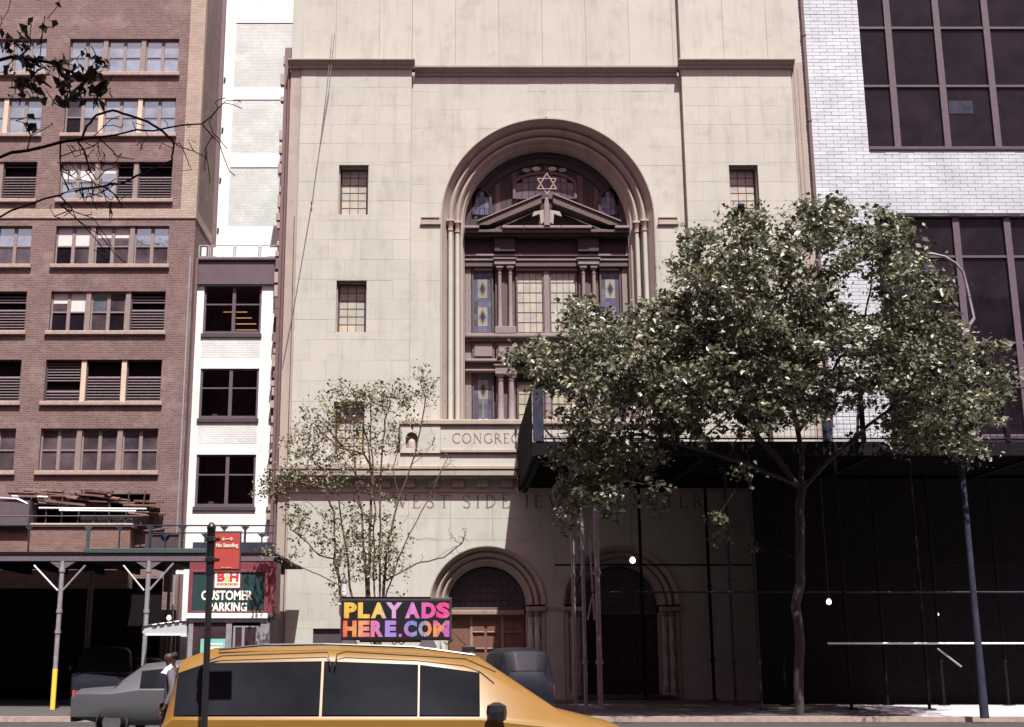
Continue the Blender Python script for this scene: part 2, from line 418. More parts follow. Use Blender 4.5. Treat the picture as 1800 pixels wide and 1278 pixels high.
def facade(mb, x0, x1, z0, z1, holes, Y, depth):
    xs = sorted({x0, x1, *[h[0] for h in holes], *[h[1] for h in holes]}); zs = sorted({z0, z1, *[h[2] for h in holes], *[h[3] for h in holes]})
    xs = [x for x in xs if x0 <= x <= x1]; zs = [z for z in zs if z0 <= z <= z1]
    for i in range(len(xs) - 1):
        for j in range(len(zs) - 1):
            cx, cz = (xs[i] + xs[i + 1]) / 2, (zs[j] + zs[j + 1]) / 2
            if any(h[0] < cx < h[1] and h[2] < cz < h[3] for h in holes): continue
            mb.add([(xs[i], Y, zs[j]), (xs[i + 1], Y, zs[j]), (xs[i + 1], Y, zs[j + 1]), (xs[i], Y, zs[j + 1])], [(0, 1, 2, 3)])
    for a, b, c, d in holes:
        a, b, c, d = max(a, x0), min(b, x1), max(c, z0), min(d, z1)
        D = Y + depth
        mb.add([(a, Y, c), (a, D, c), (a, D, d), (a, Y, d)], [(0, 1, 2, 3)])
        mb.add([(b, Y, c), (b, D, c), (b, D, d), (b, Y, d)], [(3, 2, 1, 0)])
        mb.add([(a, Y, d), (a, D, d), (b, D, d), (b, Y, d)], [(0, 1, 2, 3)])
        mb.add([(a, Y, c), (a, D, c), (b, D, c), (b, Y, c)], [(3, 2, 1, 0)])
    return mb

# ------------------------------------------------------------------ brown brick loft building (left)
BX = -10.82                                     # its right-hand corner
loft = thing('brick_building', 'tall brown brick loft building with rows of grouped windows at the left edge', 'building', (-18, 50, 0))
rows = [(68, 128, 'sky'), (172, 235, 'cream'), (284, 350, 'vent'), (397, 465, 'blind'), (512, 582, 'mix'), (632, 706, 'louv'), (753, 828, 'dim')]
BAYS = [(-16.65, -11.90), (-22.4, -17.65), (-28.1, -23.35)]
holes = []
for t, b, k in rows:
    for x0, x1 in BAYS: holes.append((x0, x1, PZ(b, 50), PZ(t, 50)))
holes.append((-17.0, -12.1, PZ(925, 50), PZ(868, 50)))
holes.append((-40, -11.4, 0.0, 4.6))
wall = MB(); facade(wall, -40, BX, 0, 42, holes, 50, 0.32)
wall.add([(BX, 50, 0), (BX, 62, 0), (BX, 62, 42), (BX, 50, 42)], [(0, 1, 2, 3)])
wall.add([(-40, 50, 42), (BX, 50, 42), (BX, 62, 42), (-40, 62, 42)], [(0, 1, 2, 3)])
wall.build('wall', BRICK, loft)
box('core', DARK, loft, -40, BX - 0.1, 50.9, 61.9, 0, 41.9)
# cream quoin strip on the corner pier and the belt course that turns the corner
q = MB().box(-11.45, BX + 0.03, 49.96, 50.3, PZ(383, 50), 42)
q.build('quoin_strip', CREAMB, loft)
b = MB().box(-40, BX + 0.035, 49.95, 50.2, PZ(384, 50), PZ(368, 50)); b.box(BX - 0.1, BX + 0.032, 50.2, 62, PZ(384, 50), PZ(368, 50))
b.build('belt_course', CREAMB, loft)
box('corner_pipe', BPIPE, loft, BX + 0.002, BX + 0.15, 53.55, 53.85, 0, 42)
def sash(parent, x0, x1, z0, z1, Y, mat, gtop, gbot, fr=0.06, split=0.5, vert=True, blind=False):
    """a double-hung pair: frame, glazing bar, panes as parts of the window"""
    m = MB()
    m.box(x0, x0 + fr, Y - .05, Y + .05, z0, z1); m.box(x1 - fr, x1, Y - .05, Y + .05, z0, z1)
    m.box(x0 + fr, x1 - fr, Y - .05, Y + .05, z1 - fr, z1); m.box(x0 + fr, x1 - fr, Y - .05, Y + .05, z0, z0 + fr)
    xm = (x0 + x1) / 2; zm = z0 + (z1 - z0) * split
    if vert: m.box(xm - .07, xm + .07, Y - .06, Y + .05, z0 + fr, z1 - fr)
    cols = [(x0 + fr, xm - .07), (xm + .07, x1 - fr)] if vert else [(x0 + fr, x1 - fr)]
    for a, c in cols: m.box(a, c, Y - .045, Y + .045, zm - .03, zm + .03)
    wdw = m.build('window', mat, parent)
    for i, (a, c) in enumerate(cols):
        MB().box(a, c, Y, Y + .01, z0 + fr, zm - .03).build('pane', gbot if not isinstance(gbot, tuple) else gbot[i], wdw)
        MB().box(a, c, Y - .02, Y - .01, zm + .03, z1 - fr).build('pane', gtop if not isinstance(gtop, tuple) else gtop[i], wdw)
        if blind:
            zb = zm + (z1 - zm) * random.choice([0, 0, .1, .4])
            MB().box(a + .01, c - .01, Y - .03, Y - .024, zb + .03, z1 - fr).build('blind', BLIND, wdw)
    return wdw
def louvre(parent, x0, x1, z0, z1, Y, gap=None):
    m = MB(); fr = .05
    m.box(x0, x0 + fr, Y - .06, Y + .06, z0, z1); m.box(x1 - fr, x1, Y - .06, Y + .06, z0, z1)
    m.box(x0 + fr, x1 - fr, Y - .06, Y + .06, z1 - fr, z1); m.box(x0 + fr, x1 - fr, Y - .06, Y + .06, z0, z0 + fr)
    lv = m.build('louvre', METALD, parent)
    box('backing', DARK, lv, x0 + fr, x1 - fr, Y + .12, Y + .13, z0, z1)
    z = z0 + fr + .03; st = .118
    sm = None
    while z < z1 - fr - .06:
        if not (gap and gap[0] < (z - z0) / (z1 - z0) < gap[1]):
            s = MB().add([(x0 + fr, Y - .04, z), (x1 - fr, Y - .04, z), (x1 - fr, Y + .05, z + .075), (x0 + fr, Y + .05, z + .075),
                          (x0 + fr, Y - .04, z - .02), (x1 - fr, Y - .04, z - .02), (x1 - fr, Y + .05, z + .055), (x0 + fr, Y + .05, z + .055)],
                         [(0, 1, 2, 3), (7, 6, 5, 4), (4, 5, 1, 0), (3, 2, 6, 7)])
            s.build('slat', LOUV, lv)
        z += st
for ti, (t, b, k) in enumerate(rows):
    z1, z0 = PZ(t, 50), PZ(b, 50)
    for bi, (x0, x1) in enumerate(BAYS):
        if bi == 2 and ti > 3: continue
        s = MB(); s.bbox(x0 - .12, x1 + .1, 49.86, 50.3, z0 - .17, z0, .02); s.build('sill', SILL, loft)
        W = (x1 - x0 - 2 * .2) / 3
        for i in range(3):
            a = x0 + i * (W + .2); c = a + W; Y = 50.22
            kk = k
            if i < 2: box('mullion', CREAMP if k in ('cream', 'louv') else TAUPE, loft, c, c + .2, Y - .16, Y + .12, z0, z1)
            if kk == 'sky': sash(loft, a, c, z0, z1, Y, TAUPE, GSKY, GSKY)
            elif kk == 'cream': sash(loft, a, c, z0, z1, Y, TAUPE, GSKY if (i or bi) else (GDIM, GSKY), GSKY if (i or bi) else (GDARK, GDIM))
            elif kk == 'vent':
                if i == 0: sash(loft, a, c, z0, z1, Y, TAUPE, GSKY, (GSKY, GSKY), blind=True)
                elif i == 1:
                    xm = a + W * .5
                    sash(loft, a, xm, z0, z1, Y, TAUPE, GSKY, GSKY, vert=False, blind=True); louvre(loft, xm, c, z0, z1, Y, (.62, .82))
                else: louvre(loft, a, c, z0, z1, Y, (.66, .84))
            elif kk == 'blind':
                sash(loft, a, c, z0, z1, Y, TAUPE, GSKY if i == 2 else GDIM, (GDARK, GDIM) if i < 2 else GDIM, blind=i < 2)
            elif kk == 'mix':
                if i == 2: louvre(loft, a, c, z0, z1, Y, (.56, .72))
                else: sash(loft, a, c, z0, z1, Y, TAUPE, GDIM if i == 0 else (GSKY, GDIM), (GDIM, GDARK) if i else GDARK, blind=(i == 0))
            elif kk == 'louv': louvre(loft, a, c, z0, z1, Y, (.28, .5) if i == 0 else (.6, 1.0))
            else: sash(loft, a, c, z0, z1, Y, TAUPE, GDIM, GDIM)
# torn-open floor above the pavement shed: parapet, hanging planks, beams
Yp = 49.2
zp0, zp1 = PZ(978, Yp), PZ(927, Yp)
box('parapet', BRICKT, loft, -40, -12.6, Yp, 49.99, 4.2, zp1)
MB().bbox(-40, -12.5, Yp - .08, 49.995, zp1, zp1 + .16, .03).build('coping', SILL, loft)
box('recess_window', GSKY, loft, -15.0, -12.9, 50.6, 50.62, PZ(925, 50.6), PZ(905, 50.6))
box('recess_wall', SILL, loft, -12.8, -12.15, 50.2, 50.5, PZ(928, 50), PZ(898, 50))
for i in range(46):
    x = -17.6 + random.random() * 5.1; y = 49.0 + random.random() * .9
    z = PZ(856, y) - .05 - random.random() * .62 - max(0, (x + 13.6)) * .45
    L_ = .5 + random.random() * 1.1; rz = random.uniform(-.06, .06); th = random.uniform(.04, .1)
    m = MB().box(0, L_, 0, .22, 0, th); o = m.build('plank', PLANK, loft)
    o.location = (x, y, z); o.rotation_euler = (random.uniform(-.3, .3), rz + .08, random.uniform(-.1, .1))
    o.matrix_parent_inverse = Matrix.Translation(-loft.location)
for x0, x1, yy in ((-16.2, -12.0, 893), (-15.4, -12.4, 897), (-17.3, -15.9, 872)):
    z = PZ(yy, 49.1); MB().tube([(x0, 49.1, z), (x1, 49.15, z - .03)], .035).build('beam', WHITE, loft)
for i in range(9):
    x = -17.2 + i * .62; MB().tube([(x, 49.3, zp1 + .1), (x + random.uniform(-.1, .1), 49.4, PZ(862, 49.4))], .03, 5).build('prop', METALD, loft)
MB().box(-17.9, -16.5, 48.9, 49.9, PZ(925, 49), PZ(880, 49)).build('duct', METALM, loft)
MB().tube([(-17.9, 48.9, PZ(876, 49)), (-17.0, 48.9, PZ(878, 49)), (-16.6, 48.95, PZ(886, 49))], .06).build('duct_trim', GALV, loft)
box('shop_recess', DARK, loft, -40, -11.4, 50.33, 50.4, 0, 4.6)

# ------------------------------------------------------------------ pale tower set back behind the low white building
YT = 54.2
tower = thing('tower_block', 'tall pale block of grey-white brick panels set back behind the low white building', 'building', (-9, YT, 0))
box('wall', WPAINT, tower, -11.5, -2, YT + .08, 66, 0, 44)
bx = [(395, 412), (503, 520)]
levels = [(60, 106), (155, 175), (271, 294), (399, 432)]
xl, xr = -10.25, -7.0
edge = [44.0] + [v for a, b in [(20, 40), (155, 175), (271, 294), (399, 440)] for v in (PZ(a, YT), PZ(b, YT))]
zz = [PZ(40, YT), PZ(155, YT), PZ(175, YT), PZ(271, YT), PZ(294, YT), PZ(399, YT)]
for a, b_ in ((0, 1), (2, 3), (4, 5)): box('brick_panel', WPANEL, tower, xl, xr + 2, YT + .02, YT + .079, zz[b_], zz[a])
for a, b_ in ((1, 2), (3, 4)): box('band', WHITE, tower, xl, xr + 2, YT - .01, YT + .078, zz[b_], zz[a])
box('band', WHITE, tower, xl, xr + 2, YT - .01, YT + .078, 14, zz[5])
box('band', WHITE, tower, xl, xr + 2, YT - .01, YT + .078, zz[0], zz[0] + .9)
box('column', WHITE, tower, -11.0, xl, YT - .03, YT + .077, 14, 44)
for i in range(4): box('pipe_clip', METALD, tower, -10.70, -10.62, YT - .13, YT - .03, PZ(142 + i * 88, YT), PZ(138 + i * 88, YT))

# ------------------------------------------------------------------ low white building
YW = 50.55
low = thing('white_building', 'four storey white painted building with dark grouped windows and a maroon top band', 'building', (-9, YW, 0))
zt, zb = PZ(455, YW), PZ(501, YW)
wins = [(358, 461, 502, 588), (352, 455, 648, 737), (344.5, 450, 799, 892)]
holes = []
wz = []
for a, c, t, b in wins:
    z1, z0 = PZ(t, YW), PZ(b, YW); wz.append((z0, z1))
    holes += [(-10.42, -8.0, z0, z1), (-7.46, -5.2, z0, z1)]
wall = MB(); facade(wall, BX, -4, 0, zb, holes, YW, .35); wall.build('wall', WPAINT, low)
box('back', WPAINT, low, BX, -4, YT - .1, YT, 0, zt)
box('roof', METALM, low, BX, -4, YW + .3, YT, zt - .25, zt - .05)
f = MB().box(BX + .08, -4, YW - .14, YW + .3, zb, zt - .14); f.build('fascia', MAROON, low)
MB().bbox(BX + .02, -4, YW - .24, YW + .3, zt - .137, zt, .03).build('cornice', METALM, low)
# panels of unpainted-looking brick below each window
for i, (z0, z1) in enumerate(wz):
    box('brick_panel', WPANEL, low, -10.42, -8.0, YW - .004, YW + .0, z0 - 1.0, z0 - .12) if i < 2 else None
for k, (z0, z1) in enumerate(wz):
    for (x0, x1) in ((-10.42, -8.0), (-7.46, -5.2)):
        Y = YW + .14; fr = .09; zm = z0 + (z1 - z0) * .62; xm = (x0 + x1) / 2 + .05
        m = MB(); m.box(x0, x0 + fr, Y - .08, Y + .05, z0 + .02, z1); m.box(x1 - fr, x1, Y - .08, Y + .05, z0 + .02, z1)
        m.box(x0 + fr, x1 - fr, Y - .08, Y + .05, z1 - .06, z1); m.box(x0 + fr, x1 - fr, Y - .1, Y + .05, z0 + .02, z0 + .15)
        m.box(xm - .07, xm + .07, Y - .09, Y + .05, z0 + .15, z1 - .06)
        m.box(x0 + fr, xm - .07, Y - .07, Y + .05, zm - .03, zm + .03); m.box(xm + .07, x1 - fr, Y - .07, Y + .05, zm - .03, zm + .03)
        wd = m.build('window', METALM, low)
        box('sill', METALD, low, x0 - .05, x1 + .05, YW - .08, YW + .2, z0 - .12, z0 + .02)
        for a, c in ((x0 + fr, xm - .07), (xm + .07, x1 - fr)):
            for zz0, zz1 in ((z0 + .15, zm - .03), (zm + .03, z1 - .06)): box('pane', GCLEAR, wd, a, c, Y - .01, Y, zz0, zz1)
        # the room behind
        r = MB(); D = Y + 3.0
        r.add([(x0 - .3, D, z0 - .1), (x1 + .3, D, z0 - .1), (x1 + .3, D, z1 + .3), (x0 - .3, D, z1 + .3)], [(0, 1, 2, 3)])
        r.add([(x0 - .3, Y + .2, z0 - .1), (x0 - .3, D, z0 - .1), (x0 - .3, D, z1 + .3), (x0 - .3, Y + .2, z1 + .3)], [(0, 1, 2, 3)])
        r.add([(x1 + .3, Y + .2, z0 - .1), (x1 + .3, D, z0 - .1), (x1 + .3, D, z1 + .3), (x1 + .3, Y + .2, z1 + .3)], [(0, 1, 2, 3)])
        r.add([(x0 - .3, Y + .2, z1 + .3), (x1 + .3, Y + .2, z1 + .3), (x1 + .3, D, z1 + .3), (x0 - .3, D, z1 + .3)], [(0, 1, 2, 3)])
        r.add([(x0 - .3, Y + .2, z0 - .1), (x1 + .3, Y + .2, z0 - .1), (x1 + .3, D, z0 - .1), (x0 - .3, D, z0 - .1)], [(0, 1, 2, 3)])
        r.build('room', ROOM, wd)
        if k == 0 and x0 < -10:
            for j, (xa, xb) in enumerate(((-9.15, -8.7), (-9.15, -8.5), (-9.15, -8.3), (-9.15, -8.25))):
                zz_ = zm - .17 - j * .26
                MB().tube([(xa, Y + .5, zz_), (xb, Y + .5, zz_)], .018, 6).build('lamp_tube', TUBE, wd)
            MB().tube([(-9.7, Y + .5, zm - .17), (-9.3, Y + .5, zm - .17)], .015, 6).build('lamp_tube', TUBE, wd)
        elif x0 < -10: box('box_on_sill', GREYP, wd, xm - .75, xm - .55, Y + .1, Y + .25, z0 + .02, z0 + .27)
# downpipe on its left edge, roof railing
MB().tube([(BX + .07, YW - .2, 0), (BX + .07, YW - .2, zt - .1)], .075).build('downpipe', BPIPE, low)
MB().tube([(BX - .12, YW - .62, 0), (BX - .12, YW - .62, zt - .1)], .04).build('downpipe', GALV, low)
rl = thing('roof_railing', 'white metal railing along the roof edge above the maroon band', 'railing', (-9, YW, zt))
r0, r1 = PZ(452, YW), PZ(431, YW)
for i in range(6):
    a = -10.72 + (0 if i == 0 else .48 + (i - 1) * 1.06); c = a + (.4 if i == 0 else .98)
    m = MB()
    for z in (r0, r1): m.box(a, c, YW + .02, YW + .06, z - .02, z + .02)
    for x in (a, c): m.box(x - .025, x + .025, YW + .02, YW + .06, r0 + .02, r1 - .02)
    m.build('railing_frame', GALV, rl)
    box('railing_panel', WPAINT, rl, a + .1, c - .1, YW + .04, YW + .05, r0 + .05, r1 - .08)

# ------------------------------------------------------------------ right-hand glazed brick building
YR = 50.3
XR0, XW = 15.30, 17.84
rb = thing('glazed_brick_building', 'white glazed brick building with large dark steel windows, right of the stone church', 'building', (20, YR, 0))
zs = [PZ(260, YR), PZ(378, YR), PZ(768, YR)]
holes = [(XW, 60, zs[0], 33.5), (XW, 60, zs[2], zs[1]), (XW, 60, 0, 5)]
wall = MB(); facade(wall, XR0 - .25, 60, 0, 44, holes, YR + .05, .5); wall.build('backing_wall', JOINT, rb)
box('core', DARK, rb, 15.1, 60, YR + .9, 66, 0, 43)
box('shopfront', METALD, rb, XR0 - .25, 60, YR - .02, YR + .04, 0, 5.15)
# courses of long glazed bricks; the 300 that show largest are parts, the rest is one part
bh, bw = .165, .62
cells = []
z = 5.2; r = 0
while z < 33:
    x = XR0 - .2 - (bw / 2 if r % 2 else 0)
    while x < 26:
        x0, x1 = max(x, XR0 - .2), min(x + bw, 26)
        z0, z1 = z, z + bh
        full_open = [(h[0], h[2], h[3]) for h in holes]
        for hx, hz0, hz1 in full_open:
            if z0 < hz1 - .02 and z1 > hz0 + .02: x1 = min(x1, hx)
        if x1 - x0 > .05: cells.append((x0, x1, z0, z1))
        x += bw
    z += bh; r += 1
def showy(c):
    return not ((c[3] < PZ(340, YR)) or c[2] > PZ(0, YR) or c[0] > 20.5 and c[2] < zs[0])
vis = [c for c in cells if showy(c)]; vis.sort(key=lambda c: (c[0] + c[1]) / 2 - 17 if c[2] < zs[0] else (c[2] - zs[0]) * .7); vis = vis[:300]; vs = set(vis)
rest = MB()
for c in cells:
    j = .006; dy = random.uniform(-.006, .006)
    if c in vs: MB().bbox(c[0] + j, c[1] - j, YR + dy, YR + .06, c[2] + j, c[3] - j, .006).build('brick', GLAZED, rb)
    else: rest.bbox(c[0] + j, c[1] - j, YR + dy, YR + .06, c[2] + j, c[3] - j, .006)
rest.build('brickwork', GLAZED, rb, kind='stuff')
def steel_window(z0, z1, trans, sill=True):
    Y = YR + .3
    mull = [19.17, 21.33, 23.5, 25.7, 27.9]
    m = MB()
    for x in mull: m.box(x - .14, x + .14, Y - .12, Y + .1, z0, z1)
    m.box(XW, XW + .03, Y - .08, Y + .08, z0, z1)
    xs = [XW + .03] + [v for x in mull for v in (x - .14, x + .14)]
    for i in range(0, len(xs) - 1, 2):
        for t in trans: m.box(xs[i], xs[i + 1], Y - .08, Y + .08, t - .05, t + .05)
        m.box(xs[i], xs[i + 1], Y - .08, Y + .08, z0, z0 + .1)
    wd = m.build('window', METALM, rb)
    lv = [z0 + .1] + [v for t in sorted(trans) for v in (t - .05, t + .05)] + [z1]
    for i in range(0, len(xs) - 1, 2):
        for k in range(0, len(lv), 2): box('pane', GDARK, wd, xs[i], xs[i + 1], Y, Y + .01, lv[k], lv[k + 1])
    if sill: MB().bbox(XW - .0, 30, YR - .07, YR + .2, z0 - .16, z0 - .003, .02).build('sill', METALD, rb)
steel_window(zs[0] + .05, 33.5, [PZ(147, YR), 28.6])
steel_window(zs[2] + .05, zs[1], [PZ(448, YR), PZ(600, YR)])
box('reveal_blind', SHEDN, rb, 21.55, 22.6, YR + .28, YR + .29, PZ(195, YR), PZ(172, YR))
MB().tube([(XR0 + .03, YR - .13, 0), (XR0 + .03, YR - .13, 40)], .085).build('downpipe', BPIPE, rb)
for z in range(4, 38, 4): MB().tube([(XR0 + .03, YR - .13, z), (XR0 + .03, YR - .13, z + .08)], .11).build('pipe_bracket', BPIPE, rb)

# ------------------------------------------------------------------ the street wall behind the camera (seen only in reflections, shades the near pavement)
for k, (xa, xb, hh, mt, lab) in enumerate([(-70, -38, 34, BRICK, 'brown brick loft block across the street, farthest left behind the viewer'), (-37.9, -14, 38, BRICKT, 'tan brick office block across the street, behind the viewer to the left'),
        (-13.9, 12, 36, BRICK, 'brown brick office block across the street, directly behind the viewer'), (12.1, 40, 39, BRICKT, 'tan brick loft block across the street, behind the viewer to the right'), (40.1, 75, 33, BRICK, 'brown brick block across the street, farthest right behind the viewer')]):
    ob = thing('opposite_building', lab, 'building', ((xa + xb) / 2, -10, 0), 'buildings across the street behind the viewer')
    hl = [(xa + 2 + i * 3.2, xa + 4 + i * 3.2, 5 + j * 3.6, 7.2 + j * 3.6) for i in range(int((xb - xa - 3) / 3.2)) for j in range(int((hh - 8) / 3.6))]
    m = MB(); facade(m, xa, xb, 0, hh, hl, 0, .3)
    m.v = [(x, -10 - y, z) for x, y, z in m.v]; m.build('wall', mt, ob)
    box('core', DARK, ob, xa + .02, xb - .02, -24, -10.6, 0, hh)
    g_ = MB()
    for a, b, c, d in hl: g_.box(a, b, -10.28, -10.26, c, d)
    g_.build('glazing', GDIM, ob, kind='stuff')
    MB().bbox(xa, xb, -24, -9.6, hh, hh + .6, .1).build('cornice', SILL, ob)

# ------------------------------------------------------------------ the stone synagogue front
YC, YM = 50.0, 50.32              # wing plane, middle wall plane
XL, XRt = -7.0, 15.12
WL, WR = -1.78, 9.88              # inner edges of the wings
ACX, AR, AZ = 4.02, 4.51, 19.7    # big arch centre, outer radius, springing
ch = thing('synagogue', 'pale limestone synagogue with a great round arched window, star on its pediment and carved lettering', 'synagogue', (ACX, YC, 0))
ZTOP = PZ(109, YC); ZCOR = PZ(121, YC)
box('core', DARK, ch, XL + .05, XRt - .05, 53.2, 64, 0, 30.9)
box('wing_mass', DARK, ch, XL + .05, WL, YC + .9, 53.2, 0, 27.5)
box('wing_mass', DARK, ch, WR, XRt - .05, YC + .9, 53.2, 0, 27.5)
def win_rect(x0, x1, t, b): return (PX(x0, (t + b) / 2, YC), PX(x1, (t + b) / 2, YC), PZ(b, YC), PZ(t, YC))
WXL, WXR = (-4.83, -3.58), (11.72, 12.94)
whole = []
wrows = [(290, 377), (493, 584), (706, 800)]
for t, b in wrows:
    z0, z1 = PZ(b, YC), PZ(t, YC)
    whole.append((WXL[0], WXL[1], z0, z1)); whole.append((WXR[0], WXR[1], z0, z1))
ZCN = PZ(817, YC)                # top of the main cornice
# basement window of the left wing
NB = (PX(550, 1120, YC), PX(600, 1120, YC) + .5, PZ(1140, YC), PZ(1105, YC))
def subtract(rect, h):
    x0, x1, z0, z1 = rect; a, b, c, d = h
    if b <= x0 + .01 or a >= x1 - .01 or d <= z0 + .01 or c >= z1 - .01: return [rect]
    out = []
    if c > z0 + .02: out.append((x0, x1, z0, c))
    if d < z1 - .02: out.append((x0, x1, d, z1))
    zc, zd = max(z0, c), min(z1, d)
    if a > x0 + .02: out.append((x0, a, zc, zd))
    if b < x1 - .02: out.append((b, x1, zc, zd))
    return out
nblk = 0
def blocks(x0, x1, z0, z1, Y, holes, hgt, wid, th=.2, mat=LIME):
    global nblk
    n = max(1, round((z1 - z0) / hgt)); h = (z1 - z0) / n
    for r in range(n):
        za = z0 + r * h; x = x0; k = 0
        first = wid * (.5 if r % 2 else 1)
        while x < x1 - .02:
            xb = min(x1, x + (first if k == 0 else wid)); 
            if x1 - xb < .35: xb = x1
            rs = [(x, xb, za, za + h)]
            for hh in holes: rs = [q for rr in rs for q in subtract(rr, hh)]
            for q in rs:
                if q[1] - q[0] < .04 or q[3] - q[2] < .04: continue
                g = .0015; dy = random.uniform(0, .006)
                MB().bbox(q[0] + g, q[1] - g, Y + dy, Y + th, q[2] + g, q[3] - g, .004).build('stone_block', mat, ch); nblk += 1
            x = xb; k += 1
for (xa, xb) in ((XL + .45, WL), (WR, 14.62)):
    blocks(xa, xb, PZ(1232, YC) + .0, PZ(862, YC), YC, [NB], 1.05, 1.75)
    blocks(xa, xb, ZCN, ZCOR, YC, whole, .86, 1.35)
# edge strips with the vertical seam
for xa, xb in ((XL, XL + .43), (14.64, XRt)):
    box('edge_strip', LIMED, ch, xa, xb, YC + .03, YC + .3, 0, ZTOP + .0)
MB().box(14.62, 14.64, YC + .06, YC + .2, 0, ZCOR).build('seam', INCISE, ch)
for x in (14.75, 14.92): MB().tube([(x, YC + .03, ZCN), (x, YC + .03, ZCOR)], .035, 6).build('edge_bead', LIMED, ch)
# ragged party wall beside the left wing
pw = MB().box(XL - .32, XL, YC + .25, YC + .55, 0, 27.5); pw.build('party_wall', BPIPE, ch)
z = 3.0
while z < 27:
    hgt = random.uniform(.12, .5)
    if random.random() < .62:
        wq = random.uniform(.05, .17)
        MB().box(XL - .32 - wq, XL - .30, YC + .2, YC + .5, z, z + hgt).build('toothing_stone', random.choice([LIMED, SILL, CREAMB, BPIPE]), ch)
    z += hgt + random.uniform(.02, .3)
MB().tube([(XL - .1, YC + .1, 0), (XL - .1, YC + .1, PZ(120, YC))], .05).build('downpipe', BPIPE, ch)
# small leaded windows in the wings
for (x0, x1, z0, z1) in whole:
    Y = YC + .46
    fr = MB()
    # reveal lining
    fr.box(x0 - .02, x0 + .045, YC + .19, Y + .1, z0, z1); fr.box(x1 - .045, x1 + .02, YC + .19, Y + .1, z0, z1)
    fr.box(x0 + .045, x1 - .045, YC + .19, Y + .1, z1 - .05, z1); fr.box(x0 + .045, x1 - .045, YC + .19, Y + .1, z0, z0 + .06)
    wd = fr.build('window', LIMED, ch)
    nx, nz = 3, 6
    X0, X1, Z0, Z1 = x0 + .1, x1 - .1, z0 + .1, z1 - .08
    m = MB(); m.box(x0 + .045, X0, Y - .02, Y + .06, z0 + .06, z1 - .05); m.box(X1, x1 - .045, Y - .02, Y + .06, z0 + .06, z1 - .05)
    m.box(X0, X1, Y - .02, Y + .06, Z1, z1 - .05); m.box(X0, X1, Y - .02, Y + .06, z0 + .06, Z0)
    for i in range(1, nx): x = X0 + (X1 - X0) * i / nx; m.box(x - .014, x + .014, Y - .012, Y + .03, Z0, Z1)
    for j in range(1, nz):
        z = Z0 + (Z1 - Z0) * j / nz
        for i in range(nx):
            m.box(X0 + (X1 - X0) * i / nx + .014, X0 + (X1 - X0) * (i + 1) / nx - .014, Y - .012, Y + .03, z - .012, z + .012)
    m.build('glazing_bar', METALD, wd)
    for i in range(nx):
        for j in range(nz):
            MB().box(X0 + (X1 - X0) * i / nx + .012, X0 + (X1 - X0) * (i + 1) / nx - .012, Y, Y + .01, Z0 + (Z1 - Z0) * j / nz + .01, Z0 + (Z1 - Z0) * (j + 1) / nz - .01).build('pane', PANEC, wd)
# right wing: pale patch below its window
box('pale_patch', GREYP, ch, WXR[0], WXR[1] + .05, YC - .004, YC + .004, PZ(395, YC), PZ(379, YC)) if False else None
box('basement_panel', METALD, ch, NB[0], NB[1], YC + .12, YC + .19, NB[2], NB[3])

# middle wall: stone blocks cut round the great arch
def arc_edge(z, R_, cz): return math.sqrt(max(0, R_ * R_ - (z - cz) ** 2))
def midblocks(z0, z1, hgt, wid):
    n = max(1, round((z1 - z0) / hgt)); h = (z1 - z0) / n
    for r in range(n):
        za, zb = z0 + r * h, z0 + (r + 1) * h
        for sgn in (-1, 1):
            xe = ACX - WL if sgn < 0 else WR - ACX
            x = 0.0; k = 0
            while x < xe - .02:
                xb = min(xe, x + wid * (.5 if (r % 2 and k == 0) else 1))
                if xe - xb < .35: xb = xe
                zs_ = [za + (zb - za) * i / 8 for i in range(9)]
                ed = []
                for zz_ in zs_:
                    e = AR - .02 if zz_ < AZ else arc_edge(zz_, AR - .02, AZ)
                    ed.append(max(x, e))
                pts = [(e, z_) for e, z_ in zip(ed, zs_) if e < xb - .001]
                if len(pts) >= 2:
                    out = [(e + .0015, min(max(z_, za + .0015), zb - .0015)) for e, z_ in pts]
                    poly = out + [(xb - .0015, out[-1][1]), (xb - .0015, out[0][1])]
                    P = [(ACX + sgn * a, b) for a, b in poly]
                    if sgn > 0: P = P[::-1]
                    P = P[::-1]
                    MB().poly(P, YM + random.uniform(0, .008), YM + .2).build('stone_block', LIME, ch)
                x = xb; k += 1
midblocks(PZ(740, YM), PZ(129, YM), .86, 1.5)
# return faces of the wings
box('wing_return', LIMED, ch, WL - .02, WL - .001, YC + .2, YM + .2, 0, 27)
box('wing_return', LIMED, ch, WR + .001, WR + .02, YC + .2, YM + .2, 0, 27)
# mortar bed behind everything
facade(MB(), XL, WL, 0, 26.5, [h for h in whole if h[1] < 0] + [NB], YC + .05, .8).build('mortar_bed', LIMED, ch)
facade(MB(), WR, XRt, 0, 26.5, [h for h in whole if h[0] > 5], YC + .05, .8).build('mortar_bed', LIMED, ch)
